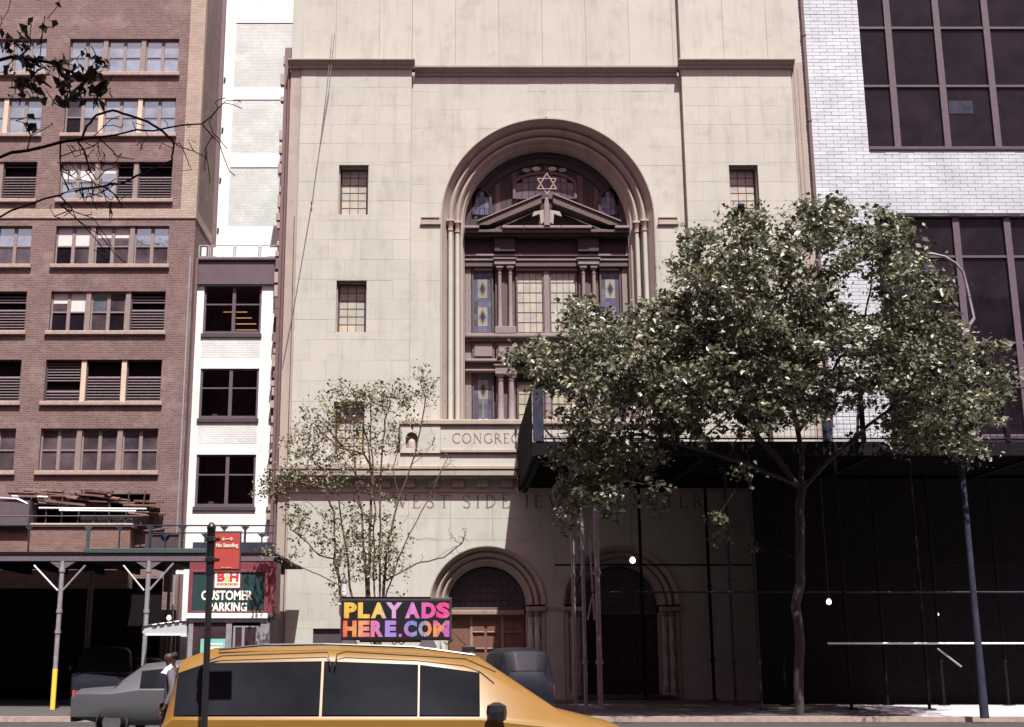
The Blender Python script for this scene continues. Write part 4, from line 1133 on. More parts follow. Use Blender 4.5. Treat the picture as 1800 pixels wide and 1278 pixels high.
# wall light / camera housing left of the first door, cables on the wall
for nm, m_, a in (('wall_lantern', None, 0),): pass
wl = thing('wall_lantern', 'small white wall lantern with a dark cap, left of the arched door behind the sapling', 'lantern', (PX(605, 1033, YC - .3), YC - .35, PZ(1048, YC - .35)))
lx, lz = wl.location.x, wl.location.z
MB().lathe(lx, YC - .35, [(.09, lz), (.13, lz + .12), (.12, lz + .5), (.13, lz + .52)], 12).build('lantern_body', WHITE, wl, smooth=True)
MB().lathe(lx, YC - .35, [(.15, lz + .523), (.14, lz + .58), (.06, lz + .68), (.05, lz + .74)], 12).build('lantern_cap', METALD, wl, smooth=True)
MB().tube([(lx, YC - .35, lz - .02), (lx, YC - .3, lz - .18), (lx, YC - .002, lz - .2)], .03).build('lantern_bracket', LIMED, wl)
for k, (dx, rr) in enumerate(((0, .016), (.10, .014))):
    pts = [P3(588 - dx * 40, 60, 49.75), P3(578 - dx * 40, 160, 49.8), P3(563, 250, 49.85), P3(548, 357, 49.9), P3(520, 520, 49.93), P3(497, 640, 49.93)]
    c = MB().tube(pts, rr, 5)
    o = c.build('wall_cable', GALVD)
    o['label'] = ('thin grey cable slanting down the left wing of the stone front, with a small knot' if k == 0 else 'thinner second cable beside the slanting one near the top of the left wing'); o['category'] = 'cable'
    if k == 0: MB().lathe(pts[3].x, 49.87, [(.02, pts[3].z - .06), (.05, pts[3].z), (.02, pts[3].z + .06)], 8).build('cable_knot', METALD, o)
o = MB().tube([P3(517.5, 380, 49.96), P3(512, 600, 49.96), P3(503, 880, 49.93), P3(497, 1140, 49.95)], .013, 5)
o = o.build('wall_wire', METALD); o['label'] = 'dark vertical wire close to the left edge of the stone front'; o['category'] = 'wire'

# ---- lettering: drawn serif capitals, one part per letter
def serif(ch_):
    T, t = .115, .06      # thick and thin stroke widths (unit cap height)
    def L_(a, b, w): return ('l', a, b, w)
    def arc(cx, cz, rx, rz, a0, a1, w, n=14): return ('p', [(cx + rx * math.cos(R(a0 + (a1 - a0) * i / n)), cz + rz * math.sin(R(a0 + (a1 - a0) * i / n))) for i in range(n + 1)], w)
    def sf(x, z, w=.13): return L_((x - w, z), (x + w, z), .035)
    D = {
     'I': (.3, [L_((.15, 0), (.15, 1), T), sf(.15, .015), sf(.15, .985)]),
     'E': (.62, [L_((.12, 0), (.12, 1), T), L_((.0, .015), (.56, .015), t), L_((.0, .985), (.54, .985), t), L_((.12, .52), (.42, .52), t), L_((.55, 0), (.57, .2), t), L_((.53, 1), (.54, .82), t)]),
     'W': (1.15, [L_((.08, 1), (.36, 0), T), L_((.36, 0), (.58, .95), t), L_((.56, 1), (.82, 0), T), L_((.82, 0), (1.07, 1), t), sf(.08, .985), sf(.57, .985), sf(1.07, .985)]),
     'S': (.58, [arc(.28, .74, .22, .25, 25, 270, t), arc(.28, .26, .25, .25, 90, -150, T * .8), L_((.49, .78), (.5, .98), t)]),
     'T': (.72, [L_((.36, 0), (.36, 1), T), L_((.02, .97), (.70, .97), t), sf(.36, .015), L_((.03, .82), (.02, 1), t), L_((.69, .82), (.70, 1), t)]),
     'D': (.82, [L_((.13, 0), (.13, 1), T), arc(.13, .5, .60, .48, -90, 90, T * .8, 18), sf(.1, .015, .1), sf(.1, .985, .1)]),
     'J': (.42, [L_((.28, .15), (.28, 1), T), arc(.12, .12, .16, .18, 0, -110, t), sf(.28, .985)]),
     'H': (.86, [L_((.14, 0), (.14, 1), T), L_((.72, 0), (.72, 1), T), L_((.14, .51), (.72, .51), t), sf(.14, .015), sf(.14, .985), sf(.72, .015), sf(.72, .985)]),
     'C': (.82, [arc(.48, .5, .42, .49, 45, 315, T * .85, 20), L_((.78, .75), (.8, .97), t)]),
     'O': (.98, [arc(.48, .5, .42, .49, 0, 360, T * .8, 26)]),
     'N': (.92, [L_((.14, 0), (.14, 1), t), L_((.12, 1), (.76, 0), T), L_((.76, 0), (.76, 1), t), sf(.14, .015), sf(.1, .985, .1), sf(.76, .985)]),
     'G': (.90, [arc(.48, .5, .42, .49, 45, 330, T * .85, 20), L_((.80, .08), (.80, .42), T), sf(.78, .43, .1)]),
     'R': (.78, [L_((.13, 0), (.13, 1), T), arc(.13, .74, .40, .25, -90, 90, T * .7), L_((.34, .5), (.74, .0), T), sf(.13, .015)]),
     'A': (.85, [L_((.08, 0), (.42, 1), t), L_((.42, 1), (.78, 0), T), L_((.2, .34), (.66, .34), t), sf(.08, .015, .1), sf(.78, .015, .1)]),
     '.': (.25, [L_((.08, .5), (.16, .5), .08)]),
    }
    return D[ch_]
def carve(word, x0, z0, h, Y, pitch, mat):
    x = x0
    for c in word:
        if c == ' ': x += h * .62; continue
        wd_, st = serif(c); m = MB()
        for s_ in st:
            pts = [s_[1], s_[2]] if s_[0] == 'l' else s_[1]; w_ = s_[-1] * h / 2
            for a, b in zip(pts[:-1], pts[1:]):
                A_ = Vector((x + a[0] * h, z0 + a[1] * h)); B_ = Vector((x + b[0] * h, z0 + b[1] * h)); d = (B_ - A_)
                if d.length < 1e-6: continue
                n_ = Vector((-d.y, d.x)).normalized() * w_; e = d.normalized() * (w_ * .3 if s_[0] != 'l' else 0)
                q = [A_ - e - n_, B_ + e - n_, B_ + e + n_, A_ - e + n_]
                jit = .0005 * len(m.f)
                m.add([(p.x, Y - .006 - jit % .003, p.y) for p in q], [(0, 1, 2, 3)])
        m.build('letter', mat, ch); x += (wd_ + pitch) * h
    return x
hL = PZ(870, YC) - PZ(893, YC)
import itertools
def word_w(word, pitch): return sum(.62 if c == ' ' else serif(c)[0] + pitch for c in word)
x_w0, x_w1 = PX(689, 882, YC), mirror(PX(689, 882, YC))
W_ = 'WEST SIDE JEWISH CENTER'
n_l = sum(1 for c in W_ if c != ' ')
p_ = ((x_w1 - x_w0) / hL - word_w(W_, 0) - 2 * .25) / n_l
carve(W_, x_w0, PZ(893, YC), hL, YC - .0, p_, INCISE)
hP = PZ(762, YP) - PZ(779, YP)
carve('.', PX(780, 775, YP), PZ(779, YP), hP, YP, .1, INCISE)
carve('CONGREGATION', PX(795, 775, YP), PZ(779, YP), hP, YP, ((PX(917, 775, YP) - PX(795, 775, YP)) / hP - word_w('CONGREG', 0)) / 7, INCISE)

# ------------------------------------------------------------------ pavement shed in front of the synagogue
ss = thing('pavement_shed', 'tall black pavement shed on steel posts with mesh railed deck before the synagogue doors', 'scaffold', (10, 45, 0))
SX0, SX1, SY0, SY1 = 2.75, 34.0, 40.9, 49.85
ZD0, ZD1, ZR = 8.10, 8.42, 10.38
# joists run back to front, boards across them
for i, y in enumerate(np.arange(SY0 + .3, SY1 - .1, .62)): box('joist', SHEDB, ss, SX0, SX1, y, y + .1, ZD0, ZD0 + .2)
for x in (SX0 + .05, 8.2, 13.6, 19.0, 24.4): box('cross_beam', SHEDB, ss, x, x + .14, SY0 + .15, SY1, ZD0 - .14, ZD0 - .003)
y = SY0 + .15; k = 0
while y < SY1 - .3:
    box('deck_board', SHEDB, ss, SX0, SX1, y, y + .40, ZD0 + .203, ZD1 - .02 + .01 * (k % 2)); y += .42; k += 1
MB().box(SX0, SX1, SY0, SY0 + .14, ZD0 - .02, ZD1 + .12).build('front_beam', SHEDB, ss)
MB().box(SX0 - .12, SX0 - .003, SY0, SY1, ZD0 - .04, ZD1 + .1).build('end_beam', SHEDB, ss)
# corner panel and end screen
MB().bbox(SX0 - .10, SX0 + .26, SY0 - .03, SY0 + .03, ZD1 + .12, ZR, .01).build('corner_board', SHEDN, ss)
g = []
for i in range(13):
    yy = SY0 + .03 + (SY1 - SY0 - .1) * i / 12
    g.append([(SX0 - .12 - .06 * math.sin(i * 1.3) * math.sin(math.pi * j / 6), yy, ZD0 + .1 + (ZR - ZD0 - .1) * j / 6) for j in range(7)])
MB().sheet(g).build('end_screen', SHEDB, ss, smooth=True)
g = [[(SX0 - .16 - .10 * math.sin(j * 1.7) ** 2, SY1 - .5 + .45 * i, ZD0 - .2 + (PZ(745, 49.4) - ZD0 + .2) * j / 10) for j in range(11)] for i in range(2)]
MB().sheet(g).build('loose_tarp', GREYP, ss, smooth=True)
# railing: posts, rails, wire mesh
m = MB()
for z in (ZR - .03, ZD1 + .22): m.tube([(SX0 + .26, SY0 + .02, z), (SX1, SY0 + .02, z)], .035, 6)
m.build('rail', SHEDN, ss)
posts_px = [1030, 1190, 1330, 1450, 1517, 1585, 1665]
for px in posts_px + [1770, 1900]:
    x = PX(px, 750, SY0); box('rail_post', SHEDB if px != 1450 else SHEDN, ss, x - .07, x + (.07 if px != 1450 else .2), SY0 - .03, SY0 + .10, ZD1 + .12, ZR)
wires = MB()
x = SX0 + .3
while x < SX1: wires.box(x, x + .012, SY0 + .08, SY0 + .09, ZD1 + .2, ZR); x += .22
z = ZD1 + .3
while z < ZR: wires.box(SX0 + .3, SX1, SY0 + .092, SY0 + .10, z, z + .012); z += .22
wires.build('wire_mesh', SHEDB, ss, kind='stuff')
for a, b in (((948, 742), (992, 795)), ((1210, 790), (1320, 700)), ((1180, 700), (1120, 790))):
    MB().tube([P3(*a, SY0 + .25), P3(*b, SY0 + .25)], .035, 6).build('brace', SHEDN, ss)
# legs
def leg_px(px, py, Y, r, mat=GALVD, base=True):
    x = PX(px, py, Y)
    l_ = MB().tube([(x, Y, 0), (x, Y, ZD0)], r, 10).build('leg', mat, ss, smooth=True)
    MB().box(x - .16, x + .16, Y - .16, Y + .16, 0, .03).build('base_plate', mat, l_)
    for z in (1.4, 4.2):
        MB().lathe(x, Y, [(r * 1.5, z), (r * 1.5, z + .12)], 10).build('coupler', mat, l_, smooth=True)
leg_px(1051, 1050, 41.0, .085); leg_px(1026, 1050, 41.2, .065); leg_px(1008.5, 1050, 42.4, .065)
for px in (1287, 1331, 1373, 1487, 1550, 1622, 1648, 1760): leg_px(px, 1100, 41.0 if px in (1331, 1487, 1622) else 44.5, .05, SHEDB if px > 1340 else SHEDN)  # right-hand legs coloured black to hold the tree's shade
for px in (1130, 1250, 1400, 1580): leg_px(px, 1100, 49.2, .06, SHEDB)
def pipe(name, a, b, r, mat, parent=ss): return MB().tube([a, b], r, 6).build(name, mat, parent)
zc = PZ(1041, 41.3); pipe('ledger', (PX(1020, 1041, 41.3), 41.3, zc), (SX1, 41.3, zc), .035, SHEDN)
zc = PZ(993, 45); pipe('ledger', (PX(975, 993, 45), 45, zc), (SX1, 45, zc), .035, SHEDB)
pipe('brace', P3(1036, 950, 41.6), P3(1045, 1090, 41.6), .035, GALVD); pipe('brace', P3(1040, 1050, 41.8), P3(1033, 1090, 41.8), .03, GALVD)
pipe('brace', P3(1016, 930, 41.9), P3(1022, 1000, 41.9), .03, SHEDN)
pipe('guard_rail', P3(1455, 1131, 40.6), P3(1800, 1131, 40.6), .035, WHITE)
pipe('brace', P3(1648, 1140, 40.8), P3(1690, 1172, 40.8), .03, GALV)
# black panels added to deepen the shade in the bays farther right
x = PX(1325, 1000, 45.6)
while x < SX1:
    box('added_shade_panel', SHEDB, ss, x + .004, x + 1.216, 45.6, 45.63, 0, ZD0 - .15); x += 1.22
# bulbs hanging under the deck
def bulb(px, py, Y, r, lab, up):
    p = P3(px, py, Y)
    t = thing('hanging_bulb', lab, 'light bulb', p, 'bare bulbs hanging under the pavement sheds')
    s_ = MB().lathe(p.x, p.y, [(r * .3, p.z - r), (r * .85, p.z - r * .6), (r, p.z), (r * .8, p.z + r * .6), (r * .4, p.z + r * 1.1)], 10).build('glass_bulb', BULB, t, smooth=True)
    MB().lathe(p.x, p.y, [(r * .45, p.z + r * 1.1), (r * .45, p.z + r * 2)], 8).build('socket', METALD, t)
    MB().tube([(p.x, p.y, p.z + r * 2), (p.x, p.y, up)], .012, 5).build('cord', METALD, t)
    return t
bulb(1112, 985, 43.5, .10, 'lit bulb hanging in front of the second arched door', ZD0)
bulb(1457, 1058, 43.5, .09, 'lit bulb hanging low in the dark under the big tree', ZD0)
bulb(1648, 1080, 45, .05, 'small faint bulb farthest right in the dark under the deck', ZD0)

# ------------------------------------------------------------------ pavement shed on the left
ls = thing('pavement_shed', 'low dark green pavement shed with pale pipe legs and braces before the brick building', 'scaffold', (-10, 45, 0))
LY0, LY1 = 41.0, 49.15
LX1 = PX(481, 960, LY0)
zb0, zb1 = PZ(986, LY0), PZ(975, LY0)     # beam
MB().box(-30, LX1, LY0, LY0 + .12, zb0, zb1).build('front_beam', PURPB, ls)
MB().box(-30, LX1, LY0 - .03, LY0 + .16, zb1 + .003, zb1 + .05).build('beam_flange', SHEDB, ls)
y = LY0 + .2; 
while y < LY1: box('deck_board', SHEDB, ls, -30, LX1, y, y + .4, zb1 + .06, zb1 + .11); y += .42
for x in np.arange(-29, LX1, 1.4): box('joist', SHEDB, ls, x, x + .1, LY0 + .2, LY1, zb0 + .05, zb1 + .055)
zf = PZ(955, LY0)
MB().bbox(PX(148, 965, LY0), PX(375, 965, LY0), LY0 - .05, LY0 + .02, zb1 + .055, PZ(964, LY0), .01).build('fascia_board', GREEN, ls)
MB().bbox(PX(338, 965, LY0), LX1, LY0 + .03, LY0 + .09, zb1 + .055, PZ(953, LY0), .01).build('fascia_board', SHEDN, ls)
MB().box(PX(253, 965, LY0), PX(312, 965, LY0), LY0 + .1, LY0 + .14, PZ(963, LY0), PZ(938, LY0)).build('mesh_panel', METALD, ls)
zr1, zr2 = PZ(923.5, LY0), PZ(936.5, LY0)
MB().tube([(-30, LY0 + .05, zr1), (LX1, LY0 + .05, zr1)], .025, 6).build('rail', SHEDN, ls)
MB().tube([(PX(268, 930, LY0), LY0 + .05, zr2), (LX1, LY0 + .05, zr2)], .022, 6).build('rail', SHEDN, ls)
MB().tube([(-30, LY0 + .05, PZ(907, LY0)), (PX(250, 930, LY0), LY0 + .05, PZ(907, LY0))], .022, 6).build('rail', METALD, ls)
for px, wd_ in ((50, .03), (154, .09), (209, .03), (263, .07), (290, .03), (320, .05), (360, .03), (393, .04), (430, .06), (460, .03)):
    x = PX(px, 945, LY0); z1_ = zr1 if px not in (360, 460, 290) else zr2
    m = MB().box(x - wd_ / 2, x + wd_ / 2, LY0 + .0, LY0 + .1, zb1 + .06, z1_)
    m.poly([(x - .14, z1_ - .03), (x - wd_ / 2, z1_ - .16), (x + wd_ / 2, z1_ - .16), (x + .14, z1_ - .03)], LY0 + .02, LY0 + .08)
    m.build('rail_post', GREEN if px == 154 else SHEDN, ls)
for px in (105, 258, -45):
    x = PX(px, 1050, LY0)
    l_ = MB().tube([(x, LY0 + .05, 0), (x, LY0 + .05, zb0)], .075, 10).build('leg', GALV, ls, smooth=True)
    MB().tube([(x, LY0 + .05, .0), (x, LY0 + .05, 1.25)], .082, 10).build('painted_foot', LETTY, l_, smooth=True)
    for z in (zb0 - .35, 3.0, 2.35): MB().lathe(x, LY0 + .05, [(.10, z), (.10, z + .1)], 10).build('coupler', GALV, l_, smooth=True)
    m = MB()
    for s in (-1, 1): m.poly([(x + s * .08, zb0 - .25), (x + s * .08, zb0 - .003), (x + s * .45, zb0 - .003)][::-s], LY0 + .02, LY0 + .1)
    m.build('bracket', PURPB, ls)
for a, b in (((150, 994), (110, 1038)), ((217, 994), (253, 1038)), ((305, 990), (262, 1038)), ((-10, 1038), (-50, 994)), ((60, 994), (101, 1038))):
    MB().tube([P3(*a, LY0 + .05), P3(*b, LY0 + .05)], .033, 6).build('brace', GALV, ls)
for px in (156, 161, 296): 
    x = PX(px, 1050, 46); MB().tube([(x, 46, 0), (x, 46, zb0)], .05, 6).build('leg', METALM, ls)
box('hoarding_post', BRICKT, ls, PX(288, 1010, 47), PX(302, 1010, 47), 47, 47.2, PZ(1040, 47), PZ(1000, 47))
bulb(297, 1086, 45, .08, 'lit bulb hanging under the green shed beside the parking booth', zb0)

# ------------------------------------------------------------------ parking booth with its sign and awning
YB = 40.0
pb = thing('parking_booth', 'pale steel parking booth under a green sign in a maroon frame, with a side awning', 'booth', (-7, YB, 0))
bx0, bx1 = PX(331, 1040, YB), PX(472, 1040, YB)
zs0, zs1 = PZ(1078, YB), PZ(988, YB)
m = MB(); fr = .16
m.box(bx0, bx1 + .22, YB, YB + 1.1, zs0, zs1 - .22)
m.box(bx0, bx1 + .22, YB + .02, YB + 1.1, zs1 - .217, zs1)
m.build('sign_box', SMAR, pb)
sgn = MB()
sgn.bbox(bx0 + .02, bx0 + .14, YB - .06, YB - .003, zs0, zs1 - .25, .01); sgn.bbox(bx1 - .12, bx1, YB - .06, YB - .003, zs0, zs1 - .25, .01)
sgn.bbox(bx0 + .142, bx1 - .122, YB - .06, YB - .003, zs1 - .33, zs1 - .25, .01); sgn.bbox(bx0 + .142, bx1 - .122, YB - .06, YB - .003, zs0, zs0 + .07, .01)
sgn.build('sign_frame', REDS, pb).active_material = SMAR
sp = MB().box(bx0 + .142, bx1 - .122, YB - .02, YB - .004, zs0 + .07, zs1 - .33).build('sign_face', SGREEN, pb)
def tpx(name, txt, mat, parent, x0, x1, y0, y1, Y, bold):
    a, b = PX(x0, (y0 + y1) / 2, Y), PX(x1, (y0 + y1) / 2, Y); c, d = PZ(y1, Y), PZ(y0, Y)
    return text(name, txt, mat, parent, (a + b) / 2, Y - .006, (c + d) / 2, b - a, d - c, bold)
Yf = YB - .024
tpx('lettering', 'CUSTOMER', LETTW, sp, 354, 444, 1038, 1055, Yf, .03)
tpx('lettering', 'PARKING', LETTW, sp, 366, 434, 1059, 1075.5, Yf, .03)
lg0, lg1 = PX(378, 1018, YB), PX(422, 1018, YB); lz0, lz1 = PZ(1033, YB), PZ(1002, YB)
box('logo_border', SMAR, sp, lg0 - .04, lg1 + .04, Yf - .003, Yf, lz0 - .04, lz1)
box('logo_panel', WHITE, sp, lg0, lg1, Yf - .008, Yf - .004, lz0, lz1)
tpx('logo_letter', 'B', LETTR, sp, 382, 395.5, 1005.5, 1022, Yf - .008, .05)
tpx('logo_letter', 'H', LETTR, sp, 404, 419.5, 1005.5, 1022, Yf - .008, .05)
tpx('logo_letter', '&', LETTY, sp, 395.5, 404.5, 1007, 1022, Yf - .008, .02)
box('logo_bar', REDS, sp, lg0 + .06, lg1 - .06, Yf - .012, Yf - .009, PZ(1029, YB), PZ(1025, YB))
for i in range(5): box('logo_dash', LETTY, sp, lg0 + .1 + i * .14, lg0 + .2 + i * .14, Yf - .016, Yf - .013, PZ(1028, YB), PZ(1026, YB))
zw0, zw1 = PZ(1087, YB), zs0 - .003
MB().bbox(bx0 - .02, bx1 + .0, YB - .08, YB + .1, zw0, zw1, .01).build('white_band', WHITE, pb)
MB().box(bx1 + .002, bx1 + .26, YB, YB + 1.1, zw0, zw1).build('side_band', METALM, pb)
# body: frame, panes, door
m = MB()
ztp = zw0 - .003
cols = [(331, 339), (397, 407), (457, 473)]
for a, c in cols: m.box(PX(a, 1110, YB), PX(c, 1110, YB), YB + .02, YB + .14, 0, ztp - .12)
m.box(bx0, bx1, YB + .01, YB + .15, ztp - .117, ztp)
m.box(bx0 + .16, bx1 - .3, YB + .03, YB + .14, .0, .75)
m.build('frame', GALV, pb)
m = MB(); d0, d1 = PX(409, 1130, YB), PX(456, 1130, YB)
m.box(d0, d0 + .07, YB - .0, YB + .06, .0, PZ(1100, YB)); m.box(d1 - .12, d1, YB, YB + .06, 0, PZ(1100, YB)); m.box(d0 + .07, d1 - .12, YB, YB + .06, PZ(1101, YB) - .03, PZ(1100, YB))
xm = PX(427, 1130, YB); m.box(xm - .04, xm + .04, YB - .01, YB + .06, 0, PZ(1100, YB) - .035)
dr_ = m.build('door', GALV, pb)
box('pane', GBOOTH, dr_, d0 + .07, xm - .04, YB + .02, YB + .03, .1, PZ(1101, YB) - .04); box('pane', GBOOTH, dr_, xm + .04, d1 - .12, YB + .02, YB + .03, .1, PZ(1101, YB) - .04)
box('window_pane', GBOOTH, pb, PX(339, 1110, YB), PX(397, 1110, YB), YB + .06, YB + .07, .75, ztp - .12)
box('side_wall', METALM, pb, bx1 + .0, bx1 + .05, YB + .16, YB + 1.8, 0, ztp); box('side_wall', METALM, pb, bx0, bx0 + .05, YB + .16, YB + 1.8, 0, ztp); box('back_wall', DARK, pb, bx0 + .06, bx1 - .01, YB + 1.7, YB + 1.8, 0, ztp)
po = MB().box(PX(352.5, 1140, YB), PX(396, 1140, YB), YB - .04, YB + .0, .9, PZ(1123, YB)).build('poster', TEAL, pb)
Yq = YB - .044
text('poster_heading', 'Express Checkout', LETTW, po, PX(376, 1132, Yq), Yq, PZ(1131, Yq), .62, .07) if False else box('poster_line', LETTW, po, PX(362, 1132, Yq), PX(392, 1132, Yq), Yq, Yq + .002, PZ(1133, Yq), PZ(1130.5, Yq))
box('poster_sheet', WHITE, po, PX(366, 1150, Yq), PX(393, 1150, Yq), Yq, Yq + .003, 1.0, PZ(1137, Yq))
tpx('poster_logo', 'B&H', LETTR, po, 376, 384, 1139, 1144, Yq - .002, .03)
box('poster_rule', REDS, po, PX(368, 1150, Yq), PX(391, 1150, Yq), Yq - .004, Yq - .001, PZ(1151, Yq), PZ(1149.8, Yq))
for i in range(2): box('poster_mark', LETTR if i else GREYP, po, PX(372 + i * 9, 1150, Yq), PX(376 + i * 9, 1150, Yq), Yq - .004, Yq - .001, PZ(1158, Yq), PZ(1154, Yq))
# side awning: rounded wedge
a0 = P3(331, 1090, YB); pts = [(bx0, PZ(1116, YB)), (PX(257, 1116, YB), PZ(1116, YB))]
cx_, cz_ = PX(257, 1108, YB), PZ(1108, YB); rr_ = cz_ - PZ(1116, YB)
pts += [(cx_ - rr_ * math.sin(R(t)), cz_ - rr_ * math.cos(R(t))) for t in range(15, 181, 15)] + [(bx0, PZ(1089, YB))]
aw = MB().poly(pts, YB + .05, YB + 1.2).build('awning', GREYP, pb)
MB().box(PX(256, 1116, YB), bx0 - .01, YB + .02, YB + .048, PZ(1117, YB), PZ(1114.5, YB)).build('awning_trim', WHITE, aw)
MB().tube([(PX(250, 1106, YB), YB + .04, PZ(1106, YB)), (PX(253, 1101, YB), YB + .04, PZ(1101, YB)), (PX(262, 1099, YB), YB + .04, PZ(1099, YB)), (bx0, YB + .04, PZ(1089.5, YB))], .03, 6).build('awning_edge', METALD, aw)
for i in range(5):
    a = 268 + i * 13; MB().tube([P3(a, 1099.3 - (a - 262) * .138, YB + .0), P3(a + 8, 1099.3 - (a - 254) * .138, YB + .0)], .02, 5).build('awning_rib', WHITE, aw)
box('soffit_light', WHITE, pb, PX(309, 1005, YB + 1), bx0, YB + 1, YB + 1.1, PZ(1009, YB + 1), PZ(1003, YB + 1))

# ------------------------------------------------------------------ street sign on its black pole
YSn = 12.0
pole = thing('sign_pole', 'slim black street pole with a pointed cap carrying a red no standing sign', 'street sign', (PX(368, 1100, YSn), YSn, 0))
px_ = pole.location.x
zt_ = PZ(918, YSn)
MB().tube([(px_ - .0, YSn, 0), (px_, YSn, PZ(1010, YSn))], .031, 12).build('pole', BLACKP, pole, smooth=True)
MB().lathe(px_, YSn, [(.033, PZ(1012, YSn)), (.040, PZ(1005, YSn)), (.040, PZ(930, YSn)), (.044, PZ(929, YSn)), (.044, PZ(926, YSn)), (.03, PZ(922, YSn)), (.012, zt_)], 14).build('pole_head', BLACKP, pole, smooth=True)
for yy in (948, 984):
    z = PZ(yy, YSn); c = MB().lathe(px_, YSn, [(.045, z - .025), (.052, z - .02), (.052, z + .02), (.045, z + .025)], 12).build('clamp', BLACKP, pole, smooth=True)
    MB().box(px_ + .04, px_ + .09, YSn - .02, YSn + .02, z - .012, z + .012).build('bracket', BLACKP, c)
    for dx in (-.035, .035): MB().lathe(px_ + dx, YSn - .05, [(.008, z - .008), (.008, z + .008)], 6).build('bolt', CHROME, c)
xs0, xs1 = PX(379, 970, YSn), PX(427, 970, YSn)
zq0, zq1 = PZ(1003, YSn), PZ(934, YSn)
sgp = MB().bbox(xs0, xs1, YSn - .012, YSn + .012, zq0, zq1, .004).build('sign_panel', METALD, pole)
MB().box(xs0 + .011, xs1 - .011, YSn - .016, YSn - .013, zq0 + .012, zq1 - .02).build('red_face', REDS, sgp)
Yt = YSn - .018
text('sign_lettering', 'No Standing', LETTW, sgp, (xs0 + xs1) / 2, Yt - .001, PZ(960, YSn), (xs1 - xs0) * .80, .050, .012)
cxs, czs = (xs0 + xs1) / 2, PZ(948, YSn)
ar = MB(); L_ = .042
ar.box(cxs - L_, cxs + L_, Yt - .004, Yt - .001, czs - .003, czs + .003)
for s in (-1, 1):
    for q in (-1, 1): ar.tube([(cxs + s * (L_ + .008), Yt - .002, czs), (cxs + s * (L_ - .012), Yt - .002, czs + q * .018)], .0028, 5)
ar.build('double_arrow', LETTW, sgp)
for i in range(9): box('small_print', LETTW, sgp, cxs - .05 + i * .011, cxs - .043 + i * .011, Yt - .002, Yt, zq0 + .024, zq0 + .027)
for p_o in [pole] + list(pole.children): pass
pole.rotation_euler = (0, R(-0.4), R(0))

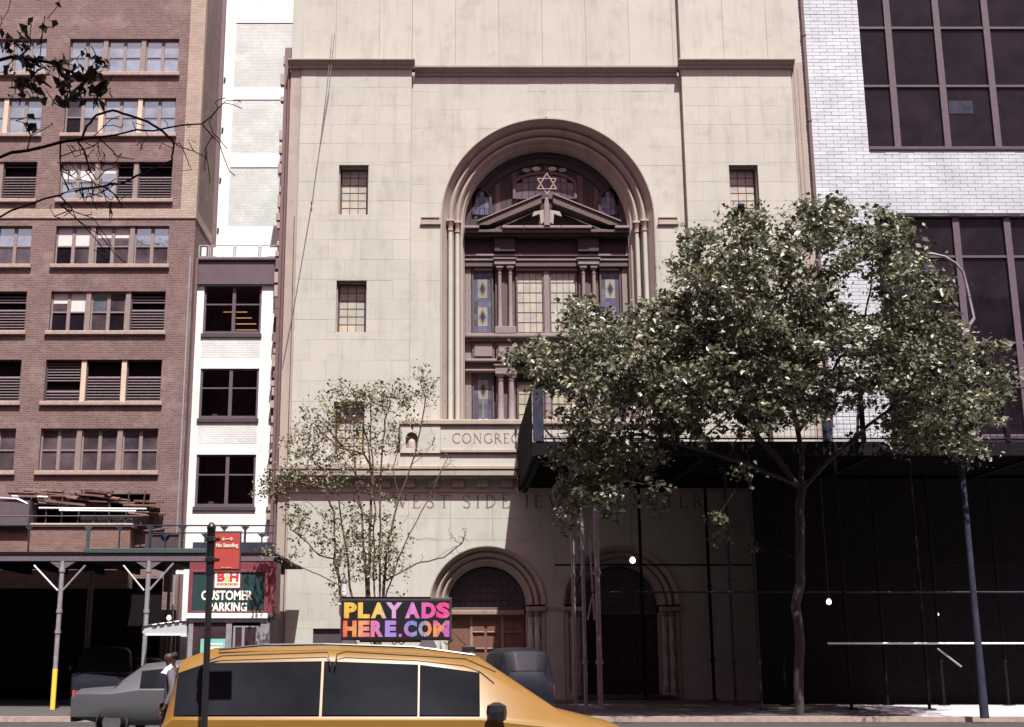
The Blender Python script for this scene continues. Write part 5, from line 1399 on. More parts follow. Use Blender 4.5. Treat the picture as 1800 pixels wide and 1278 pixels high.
# ------------------------------------------------------------------ cars
def make_car(name, label, cat, loc, rot, L, W, H, belt, shape, paint, glass=GCAR, group=None, extras=True):
    t = thing(name, label, cat, (0, 0, 0), group)
    hw = W / 2
    grid = []; 
    for x, zt2, cab in shape:
        ex = abs(x) / (L / 2); nar = 1 - .10 * max(0, (ex - .72) / .28) ** 1.5
        w_ = hw * nar
        zb_ = .28 + (.18 * max(0, (ex - .8) / .2))
        if cab:
            pts = [(w_ * .86, zb_), (w_ * .98, .45), (w_, .70), (w_ * .985, belt), (w_ * .95, belt + .03), (w_ * .80, zt2 - .14), (w_ * .70, zt2 - .05), (w_ * .35, zt2 - .005), (0, zt2)]
        else:
            zz_ = min(zt2, belt)
            pts = [(w_ * .86, zb_), (w_ * .98, .45), (w_, min(.70, zz_ - .1)), (w_ * .985, zz_ - .08), (w_ * .94, zz_ - .04), (w_ * .75, zz_ - .01), (w_ * .6, zt2 - .005), (w_ * .3, zt2), (0, zt2)]
        grid.append([(x, -y, z) for y, z in pts] + [(x, y, z) for y, z in pts[::-1][1:]])
    m = MB().sheet(grid)
    n = len(grid[0]); m.f.append(tuple(range(n))[::-1]); o = (len(grid) - 1) * n; m.f.append(tuple(o + i for i in range(n)))
    body = m.build('body', paint, t, smooth=True)
    cabs = [i for i, s in enumerate(shape) if s[2]]
    # side windows between belt and roof edge, split by pillars
    def side_pt(i, f, s, off=.006):
        g = grid[i]; a = Vector(g[4]); b = Vector(g[5]); p = a.lerp(b, f); return (p.x, p.y * s + (-off if s > 0 else off), p.z)
    ci = cabs
    spans = [(ci[k], ci[k + 1]) for k in range(len(ci) - 1)]
    for s in (1, -1):
        for a, b in spans:
            ga, gb_ = grid[a], grid[b]
            def pt(g, f, h, ga=ga, gb_=gb_):
                A_ = Vector(ga[4]).lerp(Vector(gb_[4]), f); B_ = Vector(ga[5]).lerp(Vector(gb_[5]), f)
                p = A_.lerp(B_, h); return (p.x, (p.y - .012) * s, p.z)
            MB().sheet([[pt(0, f, .03) for f in (.012, .5, .988)], [pt(0, f, .97) for f in (.012, .5, .988)]]).build('side_window', glass, t, smooth=True)
    # windscreen and rear window
    for (i, j) in ((ci[-1], ci[-1] + 1), (ci[0], ci[0] - 1)):
        if 0 <= j < len(grid):
            A_, B_ = grid[i], grid[j]
            d = .012 if j > i else -.012
            r = []
            for f in (.10, .92):
                row = []
                for k in range(5, 12):
                    p = Vector(A_[k]).lerp(Vector(B_[k]), f); row.append((p.x + d, p.y * .97, p.z + .012))
                r.append(row)
            MB().sheet(r).build('windscreen' if j > i else 'rear_window', glass, t, smooth=True)
    for xs_ in (-L * .31, L * .31):
        for s in (-1, 1):
            wv = MB(); seg = 20; g2 = []
            for r_, yy in ((.19, -.10), (.30, -.105), (.335, -.08), (.335, .08), (.30, .105)):
                g2.append([(xs_ + r_ * math.cos(2 * math.pi * k / seg), s * (hw - .12) + yy * -s * -1, .335 + r_ * math.sin(2 * math.pi * k / seg)) for k in range(seg + 1)])
            wh = wv.sheet(g2).build('tyre', RUB, t, smooth=True)
            MB().tube([(xs_, s * (hw - .03), .335), (xs_, s * (hw - .2), .335)], .19, 16).build('rim', CHROME, wh)
    for s in (-1, 1):
        MB().lathe(0, 0, [(.02, 0), (.09, .01), (.09, .05), (.02, .06)], 10).build('headlight', CHROME, t)
        hl = t.children[-1]; hl.location = (L / 2 - .12, s * hw * .7, .62); hl.rotation_euler = (0, R(90), 0)
        tl = MB().bbox(-.02, .02, -.12, .12, -.12, .12, .005).build('tail_light', REDS, t); tl.location = (-L / 2 + .03, s * hw * .75, .85)
        mr = MB().lathe(0, 0, [(.04, -.1), (.09, -.07), (.1, 0), (.09, .06), (.03, .09)], 8).build('mirror', BLACKP if extras else paint, t); mr.location = (shape[ci[-1]][0] + .15, s * (hw + .08), belt + .08)
        for q in range(1): MB().tube([(shape[ci[-1]][0] + .15, s * (hw - .02), belt), (shape[ci[-1]][0] + .15, s * (hw + .08), belt + .05)], .02, 5).build('mirror_arm', BLACKP, t)
    MB().box(-L / 2 - .01, -L / 2 + .12, -hw * .8, hw * .8, .35, .55).build('bumper', RUB, t); MB().box(L / 2 - .12, L / 2 + .01, -hw * .8, hw * .8, .35, .55).build('bumper', RUB, t)
    for s in (-1, 1):
        for k in range(1, len(ci) - 1):
            x = shape[ci[k]][0]; MB().box(x - .14, x - .02, s * (hw + .002) - .015, s * (hw + .002) + .015, belt - .14, belt - .11).build('door_handle', CHROME if not extras else paint, t)
    t.location = loc; t.rotation_euler = (0, 0, rot)
    return t
# taxi: van-like cab, side on, right-hand end lower
YT0 = 12.55                                  # near side
tz = 1.79
TX0 = -2.88
L_ = 4.9; TC = TX0 + L_ / 2
shape = [(-L_ / 2, 1.0, 0), (-L_ / 2 + .06, 1.15, 0), (-L_ / 2 + .16, tz - .12, 1), (-L_ / 2 + .45, tz - .02, 1), (-L_ / 2 + 1.6, tz, 1), (-L_ / 2 + 2.55, tz - .035, 1), (-L_ / 2 + 3.15, tz - .115, 1), (-L_ / 2 + 3.95, 1.15, 0), (-L_ / 2 + 4.5, 1.02, 0), (L_ / 2 - .05, .85, 0), (L_ / 2, .6, 0)]
taxi = make_car('taxi', 'ochre yellow taxi van with a lit rooftop advertising screen, nearest the camera', 'taxi', (TC, YT0 + .95, 0), 0, L_, 1.9, tz, 1.08, shape, TAXI)
def tput(o):            # parts given in world coordinates for a thing that already stands in place
    o.matrix_parent_inverse = Matrix.Translation(-taxi.location); return o
for s, yy in ((-1, YT0 + .27), (1, YT0 + 1.62)):
    pts = [(TX0 + .55, yy, tz - .045), (TX0 + 1.0, yy, tz + .0), (TX0 + 1.6, yy, tz + .008), (TX0 + 2.5, yy, tz - .02), (TX0 + 3.1, yy, tz - .10)]
    tput(MB().tube(pts, .012, 6).build('roof_seam', BLACKP, taxi))
yy = YT0 + .185
tput(MB().tube([(TX0 + 1.72, yy - .08, tz - .20), (TX0 + 1.74, yy - .02, tz - .09), (TX0 + 1.82, yy, tz - .066), (TX0 + 3.0, yy, tz - .135), (TX0 + 3.3, yy - .06, tz - .26)], .007, 5).build('door_seam', RUB, taxi))
tput(MB().tube([(TX0 + .45, yy - .0, tz - .16), (TX0 + .6, yy, tz - .105), (TX0 + 1.64, yy, tz - .07), (TX0 + 1.68, yy - .07, tz - .2)], .007, 5).build('door_seam', RUB, taxi))
# screen
YA = YT0 + .75
ax0, ax1 = PX(598.5, 1088, YA), PX(794, 1088, YA); az0, az1 = PZ(1125.5, YA), PZ(1050.5, YA)
scn = tput(MB().bbox(ax0, ax1, YA, YA + .16, az0, az1, .006).build('advert_screen', METALD, taxi))
MB().box(ax0 + .012, ax1 - .014, YA - .004, YA - .001, az0 + .014, az1 - .03).build('screen_face', BLACKP, scn)
MB().box(ax0 + .005, ax0 + (ax1 - ax0) * .81, YA - .006, YA + .1, az1 + .001, az1 + .008).build('top_trim', CHROME, scn)
AD = (ax0 + .02, ax1 - .02, az0 + .03, az1 - .04)
LED = ad_mat()
mid = (az0 + az1) / 2 - .01
def row(words, z0, z1, boxes):
    for c, (a, b) in zip(words, boxes):
        xa, xb = PX(a, 1088, YA), PX(b, 1088, YA)
        text('screen_letter', c, LED, scn, (xa + xb) / 2, YA - .006, (z0 + z1) / 2, xb - xa, z1 - z0, .06, depth=.001)
row('PLAYADS', PZ(1087, YA), PZ(1059, YA), [(604.5, 627), (629, 650), (652, 679), (678, 707), (712, 738), (741, 766), (766.5, 791)])
row('HERE', PZ(1119.5, YA), PZ(1091, YA), [(603.5, 627), (630, 650), (652, 674), (677, 697)])
row('COM', PZ(1119.5, YA), PZ(1091, YA), [(710, 733), (735.5, 759), (761.5, 790)])
text('screen_letter', '.', LED, scn, PX(703.5, 1115, YA), YA - .006, PZ(1117, YA), .035, .035, .02, depth=.001)
for i in range(1, 8):
    x = ax0 + (ax1 - ax0) * i / 8; box('panel_joint', BLACKP, scn, x - .0012, x + .0012, YA - .0095, YA - .0085, az0 + .015, az1 - .03)
for a, b in ((597, 631), (735, 769)):
    x0, x1 = PX(a, 1133, YA), PX(b, 1133, YA)
    tput(MB().poly([(x0, tz - .02), (x1, tz - .02), (x1 - .05, az0 + .0), (x0 + .035, az0 + .0)], YA - .03, YA + .2).build('screen_foot', PURPB, taxi))
for a in (650, 688, 700, 780):
    p = P3(a, 1128, YA + .05); tput(MB().tube([p, p + Vector((.03, 0, -.03)), p + Vector((.07, .01, .0)), p + Vector((.1, 0, .03))], .006, 5).build('cable', RUB, taxi))
tput(MB().box(ax0 + .2, ax1 - .2, YA + .03, YA + .1, az0 - .02, az0 - .001).build('cross_bar', METALD, taxi))
p = P3(824, 1139, YA)
tput(MB().bbox(p.x - .07, p.x + .07, YA - .03, YA + .03, p.z - .04, p.z + .02, .01).build('antenna_base', BLACKP, taxi))
tput(MB().tube([p, P3(812, 1128, YA), P3(795, 1110, YA)], [.009, .006, .004], 6).build('antenna', BLACKP, taxi))

suv = [(-2.4, 1.0, 0), (-2.3, 1.25, 0), (-2.0, 1.78, 1), (-1.2, 1.86, 1), (-.3, 1.88, 1), (.55, 1.82, 1), (1.3, 1.15, 0), (2.0, 1.08, 0), (2.35, .85, 0), (2.4, .6, 0)]
sed = [(-2.3, .9, 0), (-2.2, 1.0, 0), (-1.5, 1.05, 0), (-.9, 1.40, 1), (-.2, 1.47, 1), (.55, 1.40, 1), (1.3, 1.0, 0), (2.0, .90, 0), (2.25, .72, 0), (2.3, .5, 0)]
def sc(sh, k): return [(x, z * k if z > 1.2 else z, c) for x, z, c in sh]
make_car('parked_car', 'black sport utility car seen from the front, under the green shed at the left', 'car', (PX(158, 1150, 43), 45.0, 0), R(-78), 4.8, 2.0, 1.98, 1.16, [(x, z * 1.05 if c else z, c) for x, z, c in suv], BLKCAR)
make_car('parked_car', 'dark sedan just right of the black sport utility car, half hidden', 'car', (PX(235, 1160, 44), 45.5, 0), R(-84), 4.6, 1.75, 1.6, .98, sc(sed, 1.08), BLKCAR)
make_car('parked_car', 'silver grey sedan behind the man in front of the parking booth', 'car', (PX(330, 1165, 27), 27.5, 0), R(0), 4.6, 1.8, 1.5, .98, sc(sed, 1.08), GREYCAR)
make_car('parked_car', 'black van roof showing behind the taxi bonnet, before the arched door', 'car', (PX(905, 1150, 33), 34.2, 0), R(96), 4.6, 1.5, 1.9, 1.12, suv, BLKCAR)

# ------------------------------------------------------------------ man walking behind the taxi
def skinned(name, joints, edges, mat, parent=None, sub=2):
    me = bpy.data.meshes.new(name); me.from_pydata([j[0] for j in joints], edges, [])
    o = bpy.data.objects.new(name, me); COL.objects.link(o)
    sk = o.modifiers.new('skin', 'SKIN'); ss_ = o.modifiers.new('sub', 'SUBSURF'); ss_.levels = sub; ss_.render_levels = sub
    lay = me.skin_vertices[0].data
    for i, j in enumerate(joints): lay[i].radius = (j[1], j[2] if len(j) > 2 else j[1]); lay[i].use_root = (i == 0)
    bpy.context.view_layer.update()
    dg = bpy.context.evaluated_depsgraph_get(); m2 = bpy.data.meshes.new_from_object(o.evaluated_get(dg)); bpy.data.objects.remove(o)
    m2.name = name; m2.materials.clear(); m2.materials.append(mat); m2.shade_smooth(); m2.update()
    return put(name, m2, parent)
Yp_ = 20.0
hx = PX(301, 1155, Yp_)
pe = thing('person', 'man with short dark hair, white collar and grey jacket walking left behind the taxi', 'person', (hx + .03, Yp_, 0))
def V(x, y, z): return (hx + x, Yp_ + y, z)
H0 = 1.50   # neck height
J = [(V(0.05, 0, .95), .14, .11), (V(.05, 0, 1.15), .13, .10), (V(.04, 0, 1.36), .15, .11), (V(.02, 0, 1.48), .062), (V(.0, 0, 1.56), .075), (V(-.015, 0, 1.64), .115, .105), (V(-.01, 0, 1.72), .10, .10),
     (V(.05, -.19, 1.42), .058), (V(.10, -.24, 1.15), .045), (V(.0, -.24, .93), .033), (V(-.05, -.24, .85), .032),
     (V(.04, .19, 1.42), .058), (V(.05, .24, 1.15), .045), (V(-.12, .22, .95), .033), (V(-.18, .21, .90), .032),
     (V(.05, -.1, .88), .09), (V(-.06, -.1, .50), .06), (V(-.10, -.1, .10), .042), (V(-.22, -.1, .05), .035),
     (V(.06, .1, .88), .09), (V(.14, .1, .50), .06), (V(.34, .1, .13), .042), (V(.26, .1, .04), .035)]
Ed = [(0, 1), (1, 2), (2, 3), (3, 4), (4, 5), (5, 6), (2, 7), (7, 8), (8, 9), (9, 10), (2, 11), (11, 12), (12, 13), (13, 14), (0, 15), (15, 16), (16, 17), (17, 18), (0, 19), (19, 20), (20, 21), (21, 22)]
body = skinned('body', J, Ed, SKIN, pe)
def scale_j(j, k): return (j[0], *[r * k for r in j[1:]])
skinned('jacket', [scale_j(J[0], 1.12), scale_j(J[1], 1.15), scale_j(J[2], 1.1), scale_j(J[7], 1.2), scale_j(J[8], 1.25), scale_j(J[9], 1.3), scale_j(J[11], 1.2), scale_j(J[12], 1.25), scale_j(J[13], 1.3)], [(0, 1), (1, 2), (2, 3), (3, 4), (4, 5), (2, 6), (6, 7), (7, 8)], COATM, pe)
skinned('trousers', [scale_j(J[0], 1.08)] + [scale_j(J[i], 1.2) for i in (15, 16, 17, 19, 20, 21)], [(0, 1), (1, 2), (2, 3), (0, 4), (4, 5), (5, 6)], TROU, pe)
skinned('hair', [(V(-.015, 0, 1.690), .088, .09), (V(.012, 0, 1.668), .115, .112), (V(.030, 0, 1.615), .095, .10)], [(0, 1), (1, 2)], HAIR, pe)
co = MB().poly([(hx - .13, 1.42), (hx - .04, 1.40), (hx + .05, 1.50), (hx + .02, 1.555), (hx - .06, 1.50)], Yp_ - .1, Yp_ + .1).build('shirt_collar', SHIRT, pe)
face = MB().lathe(hx - .098, Yp_, [(.005, 1.61), (.016, 1.63), (.006, 1.67)], 8).build('nose', SKIN, pe, smooth=True)
for s in (-1, 1):
    MB().lathe(hx + .01, Yp_ + s * .088, [(.005, 1.61), (.02, 1.64), (.01, 1.675)], 8).build('ear', SKIN, pe, smooth=True)
    MB().lathe(hx - .088, Yp_ + s * .03, [(.004, 1.655), (.01, 1.662), (.004, 1.669)], 8).build('eye', HAIR, pe)
    MB().bbox(hx - .28, hx - .02, Yp_ - .1 * s - .05, Yp_ - .1 * s + .05, 0, .08, .02).build('shoe', BLACKP, pe) if s > 0 else MB().bbox(hx + .20, hx + .42, Yp_ + .05, Yp_ + .15, 0, .1, .02).build('shoe', BLACKP, pe)
    hnd = J[10] if s > 0 else J[14]
    for q in range(4): MB().tube([hnd[0], (hnd[0][0] - .03 - .004 * q, hnd[0][1] - .02 + q * .013, hnd[0][2] - .05), (hnd[0][0] - .02, hnd[0][1] - .02 + q * .013, hnd[0][2] - .09 - .008 * (q in (1, 2)))], .009, 6).build('finger', SKIN, pe)
    MB().tube([hnd[0], (hnd[0][0] - .05, hnd[0][1], hnd[0][2] - .03), (hnd[0][0] - .06, hnd[0][1], hnd[0][2] - .06)], .01, 6).build('thumb', SKIN, pe)

# ------------------------------------------------------------------ street lamp at the right
YLm = 35.5
lp = thing('street_lamp', 'dark street lamp with a curved arm and hanging round lantern, at the right edge', 'street lamp', (PX(1716, 1100, YLm), YLm, 0))
xl_ = lp.location.x
MB().tube([(xl_, YLm, 0), (xl_, YLm, 3), (xl_, YLm, PZ(620, YLm))], [.12, .09, .07], 12).build('pole', SHEDN, lp, smooth=True)
arm = [(xl_, YLm, PZ(620, YLm))] + [P3(a, b, YLm) for a, b in ((1712, 560), (1701, 510), (1693, 478), (1680, 463), (1660, 451), (1638, 446), (1606, 447))]
MB().tube(arm, [.06, .05, .045, .04, .04, .04, .04, .03], 8).build('arm', GALVD, lp, smooth=True)
p = P3(1631, 485, YLm)
MB().tube([P3(1631, 447, YLm), P3(1631, 466, YLm)], .04, 8).build('hanger', SHEDN, lp)
MB().lathe(p.x, YLm, [(.06, p.z + .33), (.12, p.z + .30), (.27, p.z + .12), (.31, p.z), (.30, p.z - .03)], 18).build('lamp_hood', SHEDN, lp, smooth=True)
MB().lathe(p.x, YLm, [(.28, p.z - .032), (.24, p.z - .16), (.12, p.z - .27), (.02, p.z - .30)], 18).build('lamp_bowl', GDIM, lp, smooth=True)
MB().lathe(p.x, YLm, [(.06, PZ(443, YLm)), (.08, PZ(441, YLm)), (.08, PZ(434, YLm)), (.03, PZ(432, YLm))], 10).build('light_sensor', GREYP, lp)

# ------------------------------------------------------------------ trees
class Skel:
    def __init__(s): s.p = []; s.par = []
    def add(s, p, par): s.p.append(np.array(p, float)); s.par.append(par); return len(s.p) - 1
    def limb(s, pts, par=-1, sub=3):
        """smooth limb through points; returns the index of its last node"""
        pts = [np.array(p, float) for p in pts]
        if par >= 0: pts = [s.p[par]] + pts
        last = par if par >= 0 else s.add(pts[0], -1)
        for i in range(len(pts) - 1):
            a, b = pts[i], pts[i + 1]; L_ = np.linalg.norm(b - a)
            for k in range(1, sub + 1):
                q = a + (b - a) * k / sub + (rng.normal(0, .02 * L_, 3) if k < sub else 0)
                last = s.add(q, last)
        return last
    def near(s, p, bias=0.25):
        P = np.array(s.p); d = np.linalg.norm(P - p, axis=1) + bias * np.maximum(0, P[:, 2] - p[2])
        return int(d.argmin())
    def grow(s, targets, seg=.45, curl=.12):
        ends = []
        P0 = np.array(s.p)
        order = sorted(range(len(targets)), key=lambda i: np.linalg.norm(P0 - targets[i], axis=1).min())
        for i in order:
            t = targets[i]; k = s.near(t); a = s.p[k]; L_ = np.linalg.norm(t - a); n = max(2, int(L_ / seg))
            side = rng.normal(0, curl * L_, 3); side[2] += .10 * L_
            last = k
            for q in range(1, n + 1):
                f = q / n; p = a + (t - a) * f + side * math.sin(math.pi * f) + rng.normal(0, .03, 3) * (q < n)
                last = s.add(p, last)
            ends.append(last)
        return ends
    def mesh(s, tip, expo, name, mat, parent, rmax=None, minr=0.0):
        n = len(s.p); ch_ = [[] for _ in range(n)]
        for i, p in enumerate(s.par):
            if p >= 0: ch_[p].append(i)
        acc = [0.0] * n
        for i in range(n - 1, -1, -1):
            if not ch_[i]: acc[i] = tip ** expo
            else: acc[i] = sum(acc[c] for c in ch_[i]) + (tip * .25) ** expo
        r = [a ** (1 / expo) for a in acc]
        if rmax: r = [min(x, rmax) for x in r]
        m = MB(); starts = [i for i in range(n) if s.par[i] < 0]
        stack = [(i, None) for i in starts]
        while stack:
            i, base = stack.pop()
            pts = []; rs = []
            if base is not None: pts.append(s.p[base]); rs.append(min(r[i] * 1.15, r[base]))
            while True:
                pts.append(s.p[i]); rs.append(r[i])
                if not ch_[i]: break
                c = sorted(ch_[i], key=lambda c: -r[c])
                for o in c[1:]: stack.append((o, i))
                i = c[0]
            if len(pts) > 1: m.tube([tuple(p) for p in pts], [max(x, minr) for x in rs], 8 if rs[0] > .06 else (5 if rs[0] > .02 else 4), cap=False)
        s.r = r
        return m.build(name, mat, parent, smooth=True)
def leaf_mesh(name, cent, size, mat, parent, up=0.6, tone_shift=None, droop=0.0):
    n = len(cent)
    nrm = rng.normal(0, 1, (n, 3)); nrm[:, 2] = np.abs(nrm[:, 2]) * 1.0 + up; nrm[:, 1] -= .25
    nrm /= np.linalg.norm(nrm, axis=1)[:, None]
    d = rng.normal(0, 1, (n, 3)); d[:, 2] -= droop; d -= (d * nrm).sum(1)[:, None] * nrm; d /= np.linalg.norm(d, axis=1)[:, None]
    sd = np.cross(nrm, d)
    sz = size * rng.uniform(.45, 1.4, n)[:, None]
    fold = rng.uniform(.05, .35, n)[:, None]
    a = cent - d * sz * .5; b = cent + d * sz * .55 - nrm * sz * .12
    l = cent + sd * sz * .36 + nrm * sz * fold * .5 - d * sz * .05; r = cent - sd * sz * .36 + nrm * sz * fold * .5 - d * sz * .05
    V_ = np.stack([a, l, b, r], 1).reshape(-1, 3)
    me = bpy.data.meshes.new(name)
    me.vertices.add(4 * n); me.vertices.foreach_set('co', V_.astype(np.float32).ravel())
    idx = np.arange(n)[:, None] * 4 + np.array([0, 2, 1, 0, 3, 2])
    me.loops.add(6 * n); me.loops.foreach_set('vertex_index', idx.astype(np.int32).ravel())
    me.polygons.add(2 * n); me.polygons.foreach_set('loop_start', (np.arange(2 * n) * 3).astype(np.int32))
    try: me.polygons.foreach_set('loop_total', np.full(2 * n, 3, np.int32))
    except Exception: pass
    tone = np.clip(rng.beta(2, 2.2, n) + (tone_shift if tone_shift is not None else 0), 0, 1)
    at_ = me.attributes.new('tone', 'FLOAT', 'POINT'); at_.data.foreach_set('value', np.repeat(tone, 4).astype(np.float32))
    me.materials.append(mat); me.update(); me.validate()
    return put(name, me, parent, kind='stuff')
def blob_points(blobs, count, Yc, depth):
    """blobs: (px, py, rx, ry, weight) in photo pixels at distance Yc; a crown `depth` metres deep"""
    wts = np.array([b[2] * b[3] * b[4] for b in blobs]); wts /= wts.sum(); out = []
    ids = rng.choice(len(blobs), count, p=wts)
    for i in ids:
        bx_, by_, rx_, ry_, _ = blobs[i]
        while True:
            v = rng.uniform(-1, 1, 3)
            if (v ** 2).sum() <= 1: break
        v = v * (0.45 + 0.55 * np.linalg.norm(v)) / max(np.linalg.norm(v), .3) * np.linalg.norm(v) if False else v
        Yq_ = Yc + v[2] * depth * min(1, rx_ / 110 + .35)
        x, z = at(bx_ + v[0] * rx_, by_ + v[1] * ry_, Yq_)
        out.append((x, Yq_, z))
    return np.array(out)

# -- the big street tree
YTb = 37.3
def tp(px, py, dy=0): x, z = at(px, py, YTb); return (x, YTb + dy, z)
big = thing('street_tree', 'large leafy street tree with dark spreading trunk hiding the right side of the synagogue', 'tree', (tp(1405, 1230)[0], YTb, 0))
sk = Skel()
base = tp(1405, 1250); base = (base[0], YTb, -.05)
root = sk.add(base, -1)
fork = sk.limb([tp(1404, 1100), tp(1406, 950), tp(1410, 860)], root, 4)
l1 = sk.limb([tp(1408, 790), tp(1395, 700, .2), tp(1385, 620, .3), tp(1392, 540, .2), tp(1430, 470, 0), tp(1450, 400, 0)], fork)
l2 = sk.limb([tp(1345, 790, -.3), tp(1290, 735, -.6), tp(1235, 690, -.8), tp(1170, 640, -.9), tp(1110, 590, -.8)], fork)
l3 = sk.limb([tp(1455, 810, -.2), tp(1500, 770, -.4), tp(1555, 725, -.5), tp(1600, 660, -.5), tp(1640, 590, -.3)], fork)
l4 = sk.limb([tp(1300, 820, -.8), tp(1200, 800, -1.4), tp(1110, 780, -1.7), tp(1040, 790, -1.8), tp(1000, 850, -1.8)], fork)
l5 = sk.limb([tp(1340, 570, .5), tp(1300, 500, .6), tp(1280, 430, .5), tp(1275, 380, .4)], sk.near(np.array(tp(1388, 640, .3))))
l6 = sk.limb([tp(1520, 660, .5), tp(1530, 560, .6), tp(1540, 470, .4), tp(1545, 390, .3)], sk.near(np.array(tp(1500, 770, -.4))))
l7 = sk.limb([tp(1080, 680, -1.2), tp(1010, 650, -1.4), tp(950, 640, -1.5)], sk.near(np.array(tp(1180, 650, -.9))))
l8 = sk.limb([tp(1460, 640, -1), tp(1560, 620, -1.3), tp(1640, 700, -1.2), tp(1690, 740, -1)], sk.near(np.array(tp(1408, 760))))
l9 = sk.limb([tp(1480, 720, 1.0), tp(1500, 640, 1.4), tp(1480, 540, 1.2)], sk.near(np.array(tp(1460, 800, -.2))))
blobs = [(1285, 440, 85, 62, 1), (1215, 490, 60, 50, 1), (1305, 385, 42, 28, .9), (1440, 430, 85, 75, 1), (1425, 368, 36, 22, .9), (1470, 372, 28, 20, .8), (1545, 430, 55, 62, .9), (1540, 368, 14, 22, .8), (1605, 500, 70, 70, 1),
         (1590, 425, 30, 28, .8), (1350, 545, 165, 85, 1.1), (1140, 600, 100, 62, 1.1), (1165, 545, 45, 30, 1), (1035, 575, 48, 42, 1), (1020, 540, 16, 16, .8), (960, 630, 65, 38, 1), (915, 640, 25, 28, .9), (1060, 660, 125, 52, 1.1), (1250, 650, 165, 85, 1.2),
         (1450, 630, 185, 90, 1.2), (1630, 625, 90, 90, 1.1), (1655, 715, 70, 60, 1), (1590, 700, 50, 38, .8), (1040, 740, 62, 48, 1), (1015, 815, 44, 60, .9), (1045, 870, 60, 48, .75), (995, 905, 26, 36, .7), (1075, 780, 50, 40, .9), (1110, 800, 60, 36, .7), (1200, 760, 90, 30, .6), (1160, 720, 120, 40, 1.2), (1370, 715, 110, 30, 1.0), (1640, 760, 90, 40, .8),
         (1300, 745, 70, 22, .5), (1130, 850, 70, 60, .25), (1680, 770, 60, 40, .7), (1740, 680, 50, 90, .8), (1300, 900, 60, 100, .07), (1500, 745, 40, 34, .18)]
clumps = blob_points(blobs, 1650, YTb - 1.4, 4.3)
ends = sk.grow(list(clumps), .5, .1)
sk.mesh(.0062, 2.15, 'trunk_and_limbs', BARK, big, rmax=.26, minr=.006)
NL = 42
sg = np.repeat(rng.uniform(.07, .24, len(clumps)), NL)[:, None]
loc = np.repeat(clumps, NL, axis=0) + rng.normal(0, 1, (len(clumps) * NL, 3)) * sg * np.array([1.2, 1.2, .75])
leaf_mesh('leaves', loc, .165, LEAFA, big, up=.35, tone_shift=np.repeat(rng.normal(0, .16, len(clumps)), NL))

# -- the sapling in front of the left wing
YTs = 38.2
def ts(px, py, dy=0): x, z = at(px, py, YTs); return (x, YTs + dy, z)
sap = thing('sapling', 'thin young tree with many stems and sparse pale leaves before the synagogue left wing', 'tree', (ts(672, 1230)[0], YTs, 0))
s2 = Skel()
r0 = s2.add((ts(668, 1250)[0], YTs, -.05), -1)
b0 = s2.limb([ts(668, 1140)], r0, 2)
stems = [[(648, 1040), (650, 960), (652, 880), (648, 780), (625, 700), (598, 668)],
         [(658, 1040), (656, 930), (655, 830), (650, 760), (652, 700), (640, 675)],
         [(668, 1000), (668, 900), (672, 800), (677, 740), (690, 700), (672, 672)],
         [(674, 1040), (684, 950), (700, 880), (722, 820), (740, 750), (748, 700), (735, 650)],
         [(619, 1050), (612, 990), (600, 920), (592, 850), (570, 830), (545, 860)],
         [(598, 1045), (590, 960), (588, 900), (570, 860), (530, 850), (490, 845)],
         [(680, 1040), (710, 960), (740, 900), (770, 840), (790, 800)],
         [(645, 1060), (636, 900), (622, 800), (590, 770), (565, 740)]]
for i, st in enumerate(stems): s2.limb([ts(a, b, .25 * math.sin(i * 2.1) * (k / 3)) for k, (a, b) in enumerate(st)], b0, 3)
def br(path, dy=0): s2.limb([ts(a, b, dy) for a, b in path], s2.near(np.array(ts(*path[0], dy))), 3)
br([(598, 1030), (560, 1010), (535, 1000), (510, 990), (485, 975)], -.2); br([(596, 985), (560, 975), (530, 945), (510, 930)], .2)
br([(680, 1020), (715, 1000), (740, 988), (780, 980), (812, 955), (820, 930)], 0); br([(740, 988), (760, 985), (800, 960)], .1)
br([(590, 930), (560, 900), (540, 880), (525, 870)], .3); br([(640, 800), (600, 790), (575, 770), (550, 790)], -.3)
br([(700, 870), (690, 820), (700, 790), (725, 760)], .2); br([(760, 850), (790, 815), (795, 800)], -.1)
br([(720, 820), (745, 800), (765, 770), (750, 740)], .1); br([(510, 985), (480, 970), (455, 965)], -.1); br([(700, 930), (720, 900), (735, 930)], .2)
sb = [(600, 700, 42, 28, 1.2), (650, 690, 40, 30, 1), (690, 700, 40, 30, .9), (740, 660, 26, 24, .8), (745, 690, 26, 30, .5), (560, 745, 45, 35, 1), (530, 790, 40, 30, 1.1), (505, 840, 48, 26, 1.4), (475, 860, 30, 20, 1.2), (550, 830, 60, 30, 1.2), (600, 790, 55, 40, .8), (660, 760, 60, 45, .8),
      (620, 830, 60, 40, .6), (700, 730, 40, 40, .6), (520, 900, 30, 26, .8), (515, 925, 26, 20, .7), (560, 925, 55, 40, .8), (600, 940, 40, 60, .7), (650, 960, 50, 70, .8), (690, 970, 36, 50, .7), (660, 900, 50, 50, .4), (515, 985, 30, 14, .7), (462, 965, 20, 16, 1.3), (600, 1000, 50, 30, .5), (700, 1000, 26, 20, .7), (690, 1040, 30, 14, .5), (540, 960, 30, 26, .4), (750, 790, 22, 16, .3), (590, 1060, 20, 20, .25)]
cl = blob_points(sb, 520, YTs, 1.1)
s2.grow(list(cl), .3, .14)
extra = blob_points([(805, 950, 22, 32, 1), (785, 815, 22, 30, .6), (740, 960, 40, 30, .4)], 40, YTs, .4)
s2.grow(list(extra), .2, .2)
s2.mesh(.0055, 2.0, 'trunk_and_limbs', TWIG, sap, rmax=.075, minr=.006)
NS = 14
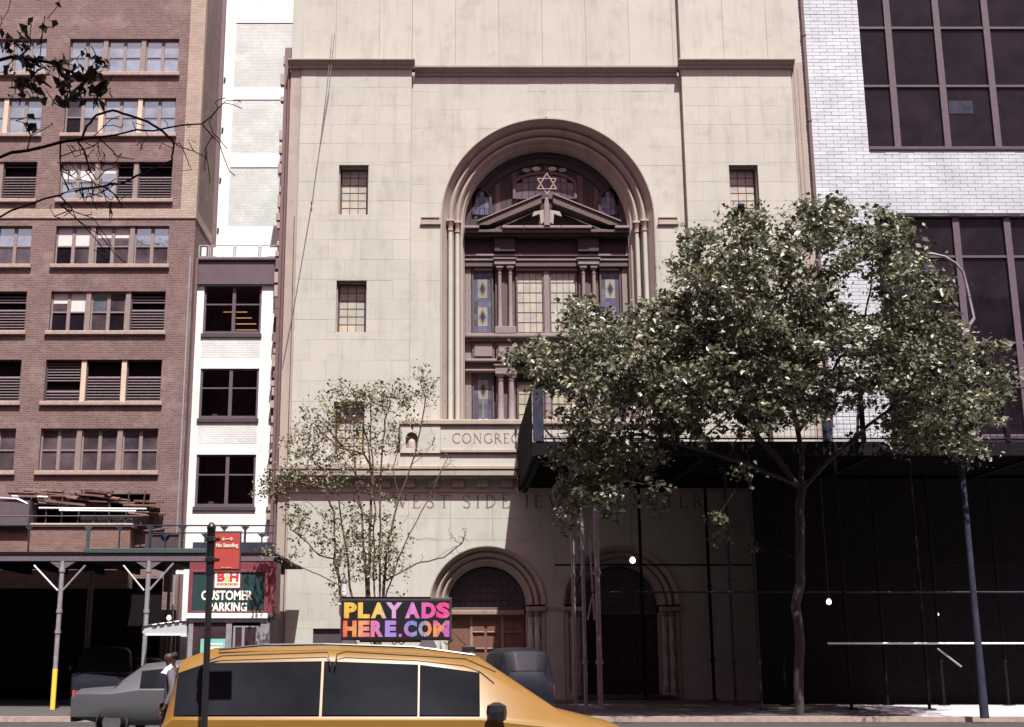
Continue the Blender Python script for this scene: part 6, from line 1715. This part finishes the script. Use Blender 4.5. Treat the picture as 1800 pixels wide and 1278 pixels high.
loc = np.repeat(cl, NS, axis=0) + rng.normal(0, .12, (len(cl) * NS, 3))
leaf_mesh('leaves', loc, .10, LEAFB, sap, up=.3, tone_shift=np.repeat(rng.normal(0, .2, len(cl)), NS))

# -- bare branches reaching in at the upper left, from a tree standing beside the camera
YN = 7.0
def tn(px, py, dy=0): x, z = at(px, py, YN); return (x, YN + dy, z)
nt_ = thing('near_tree', 'nearly bare tree whose dark branches reach in at the upper left corner', 'tree', (-4.6, YN, 0))
s3 = Skel()
r_ = s3.add((-4.6, YN, -.05), -1)
t1 = s3.limb([(-4.55, YN, 1.5), (-4.5, YN, 2.6), (-4.2, YN, 3.4), (-3.6, YN, 4.1)], r_, 4)
n1 = s3.limb([tn(-60, 300), tn(20, 268), tn(106, 250)], t1)
n2 = s3.limb([tn(-70, 420), tn(20, 370), tn(106, 343)], s3.near(np.array((-4.0, YN, 3.5))))
n3 = s3.limb([tn(-60, 120), tn(20, 100), tn(90, 110), tn(140, 135)], t1)
def bn(path, par=None, sub=3, dy=0): return s3.limb([tn(a, b, dy) for a, b in path], s3.near(np.array(tn(*path[0], dy))) if par is None else par, sub)
bn([(145, 244), (200, 238), (240, 228), (270, 230), (320, 220), (355, 218), (372, 204), (393, 181), (410, 184), (425, 191)], n1, 2)
bn([(393, 181), (398, 177), (415, 176), (424, 179)]); bn([(385, 190), (378, 180), (385, 175), (398, 172)])
bn([(355, 218), (372, 238), (386, 252), (393, 275), (403, 300), (413, 309)]); bn([(372, 242), (360, 262), (360, 300)]); bn([(362, 258), (366, 290), (369, 322)])
bn([(372, 205), (368, 215), (375, 235), (400, 262)])
bn([(145, 242), (152, 222), (170, 202), (198, 194), (225, 202), (260, 214), (285, 230), (300, 244), (315, 258), (340, 265), (365, 280)])
bn([(300, 240), (306, 255), (302, 275), (303, 282), (265, 298), (225, 318), (180, 328), (106, 340)])
bn([(315, 250), (325, 270), (332, 290)]); bn([(240, 228), (232, 214), (255, 222)]); bn([(160, 243), (195, 210), (210, 204)]); bn([(180, 222), (200, 220), (212, 225)])
bn([(137, 250), (148, 265), (158, 300), (170, 316)]); bn([(172, 242), (195, 262), (205, 275), (235, 280)]); bn([(106, 275), (150, 262), (180, 248)])
bn([(106, 343), (130, 332), (190, 325)], n2); bn([(106, 345), (125, 365), (135, 385), (155, 400)], n2); bn([(155, 400), (178, 415), (200, 445), (222, 462)])
bn([(106, 360), (150, 400), (172, 425), (185, 443)]); bn([(120, 368), (165, 384), (200, 440)]); bn([(140, 334), (150, 355), (190, 365)]); bn([(180, 327), (205, 345), (215, 365)])
bn([(160, 345), (190, 330), (215, 360)]); bn([(106, 300), (135, 315), (190, 330)]); bn([(330, 112), (355, 122)]) if False else None
bn([(150, 300), (180, 340), (195, 352)]); bn([(230, 380), (232, 360)]) if False else None
tips = [p for p in (tn(*q) for q in [(115, 290), (130, 305), (220, 345), (240, 255), (250, 262), (148, 290), (170, 275), (120, 320), (140, 350), (160, 372), (185, 455), (210, 240), (288, 212), (320, 300), (345, 250), (330, 215), (280, 262), (110, 385), (165, 350), (190, 298), (255, 245), (215, 218), (120, 335)])]
s3.grow([np.array(p) for p in tips], .06, .15)
extra = [np.array(tn(106 + rng.uniform(-8, 110), 245 + rng.uniform(0, 130), rng.uniform(-.15, .15))) for _ in range(46)]
s3.grow(extra, .05, .22)
lc = np.array([tn(a + rng.normal(0, s_), b + rng.normal(0, s_), rng.normal(0, .05)) for a, b, s_, n_ in [(125, 120, 14, 16), (165, 115, 10, 10), (188, 112, 9, 6), (115, 150, 9, 10), (150, 148, 10, 9), (175, 145, 7, 7), (190, 155, 7, 7), (165, 170, 6, 6), (112, 178, 6, 6), (140, 172, 7, 6), (60, 120, 30, 40), (60, 180, 20, 14), (40, 60, 30, 30)] for _ in range(n_)])
s3.grow(list(lc), .06, .1)
s3.mesh(.0024, 2.75, 'trunk_and_limbs', BARK, nt_, rmax=.12, minr=.0027)
leaf_mesh('leaves', np.concatenate([lc, lc + rng.normal(0, .01, lc.shape)])[:len(lc)], .072, LEAFC, nt_, up=.0, droop=1.2)
for o in list(COL.objects):
    if o.name.startswith('parked_car'): o['group'] = 'cars standing on the street and under the shed'
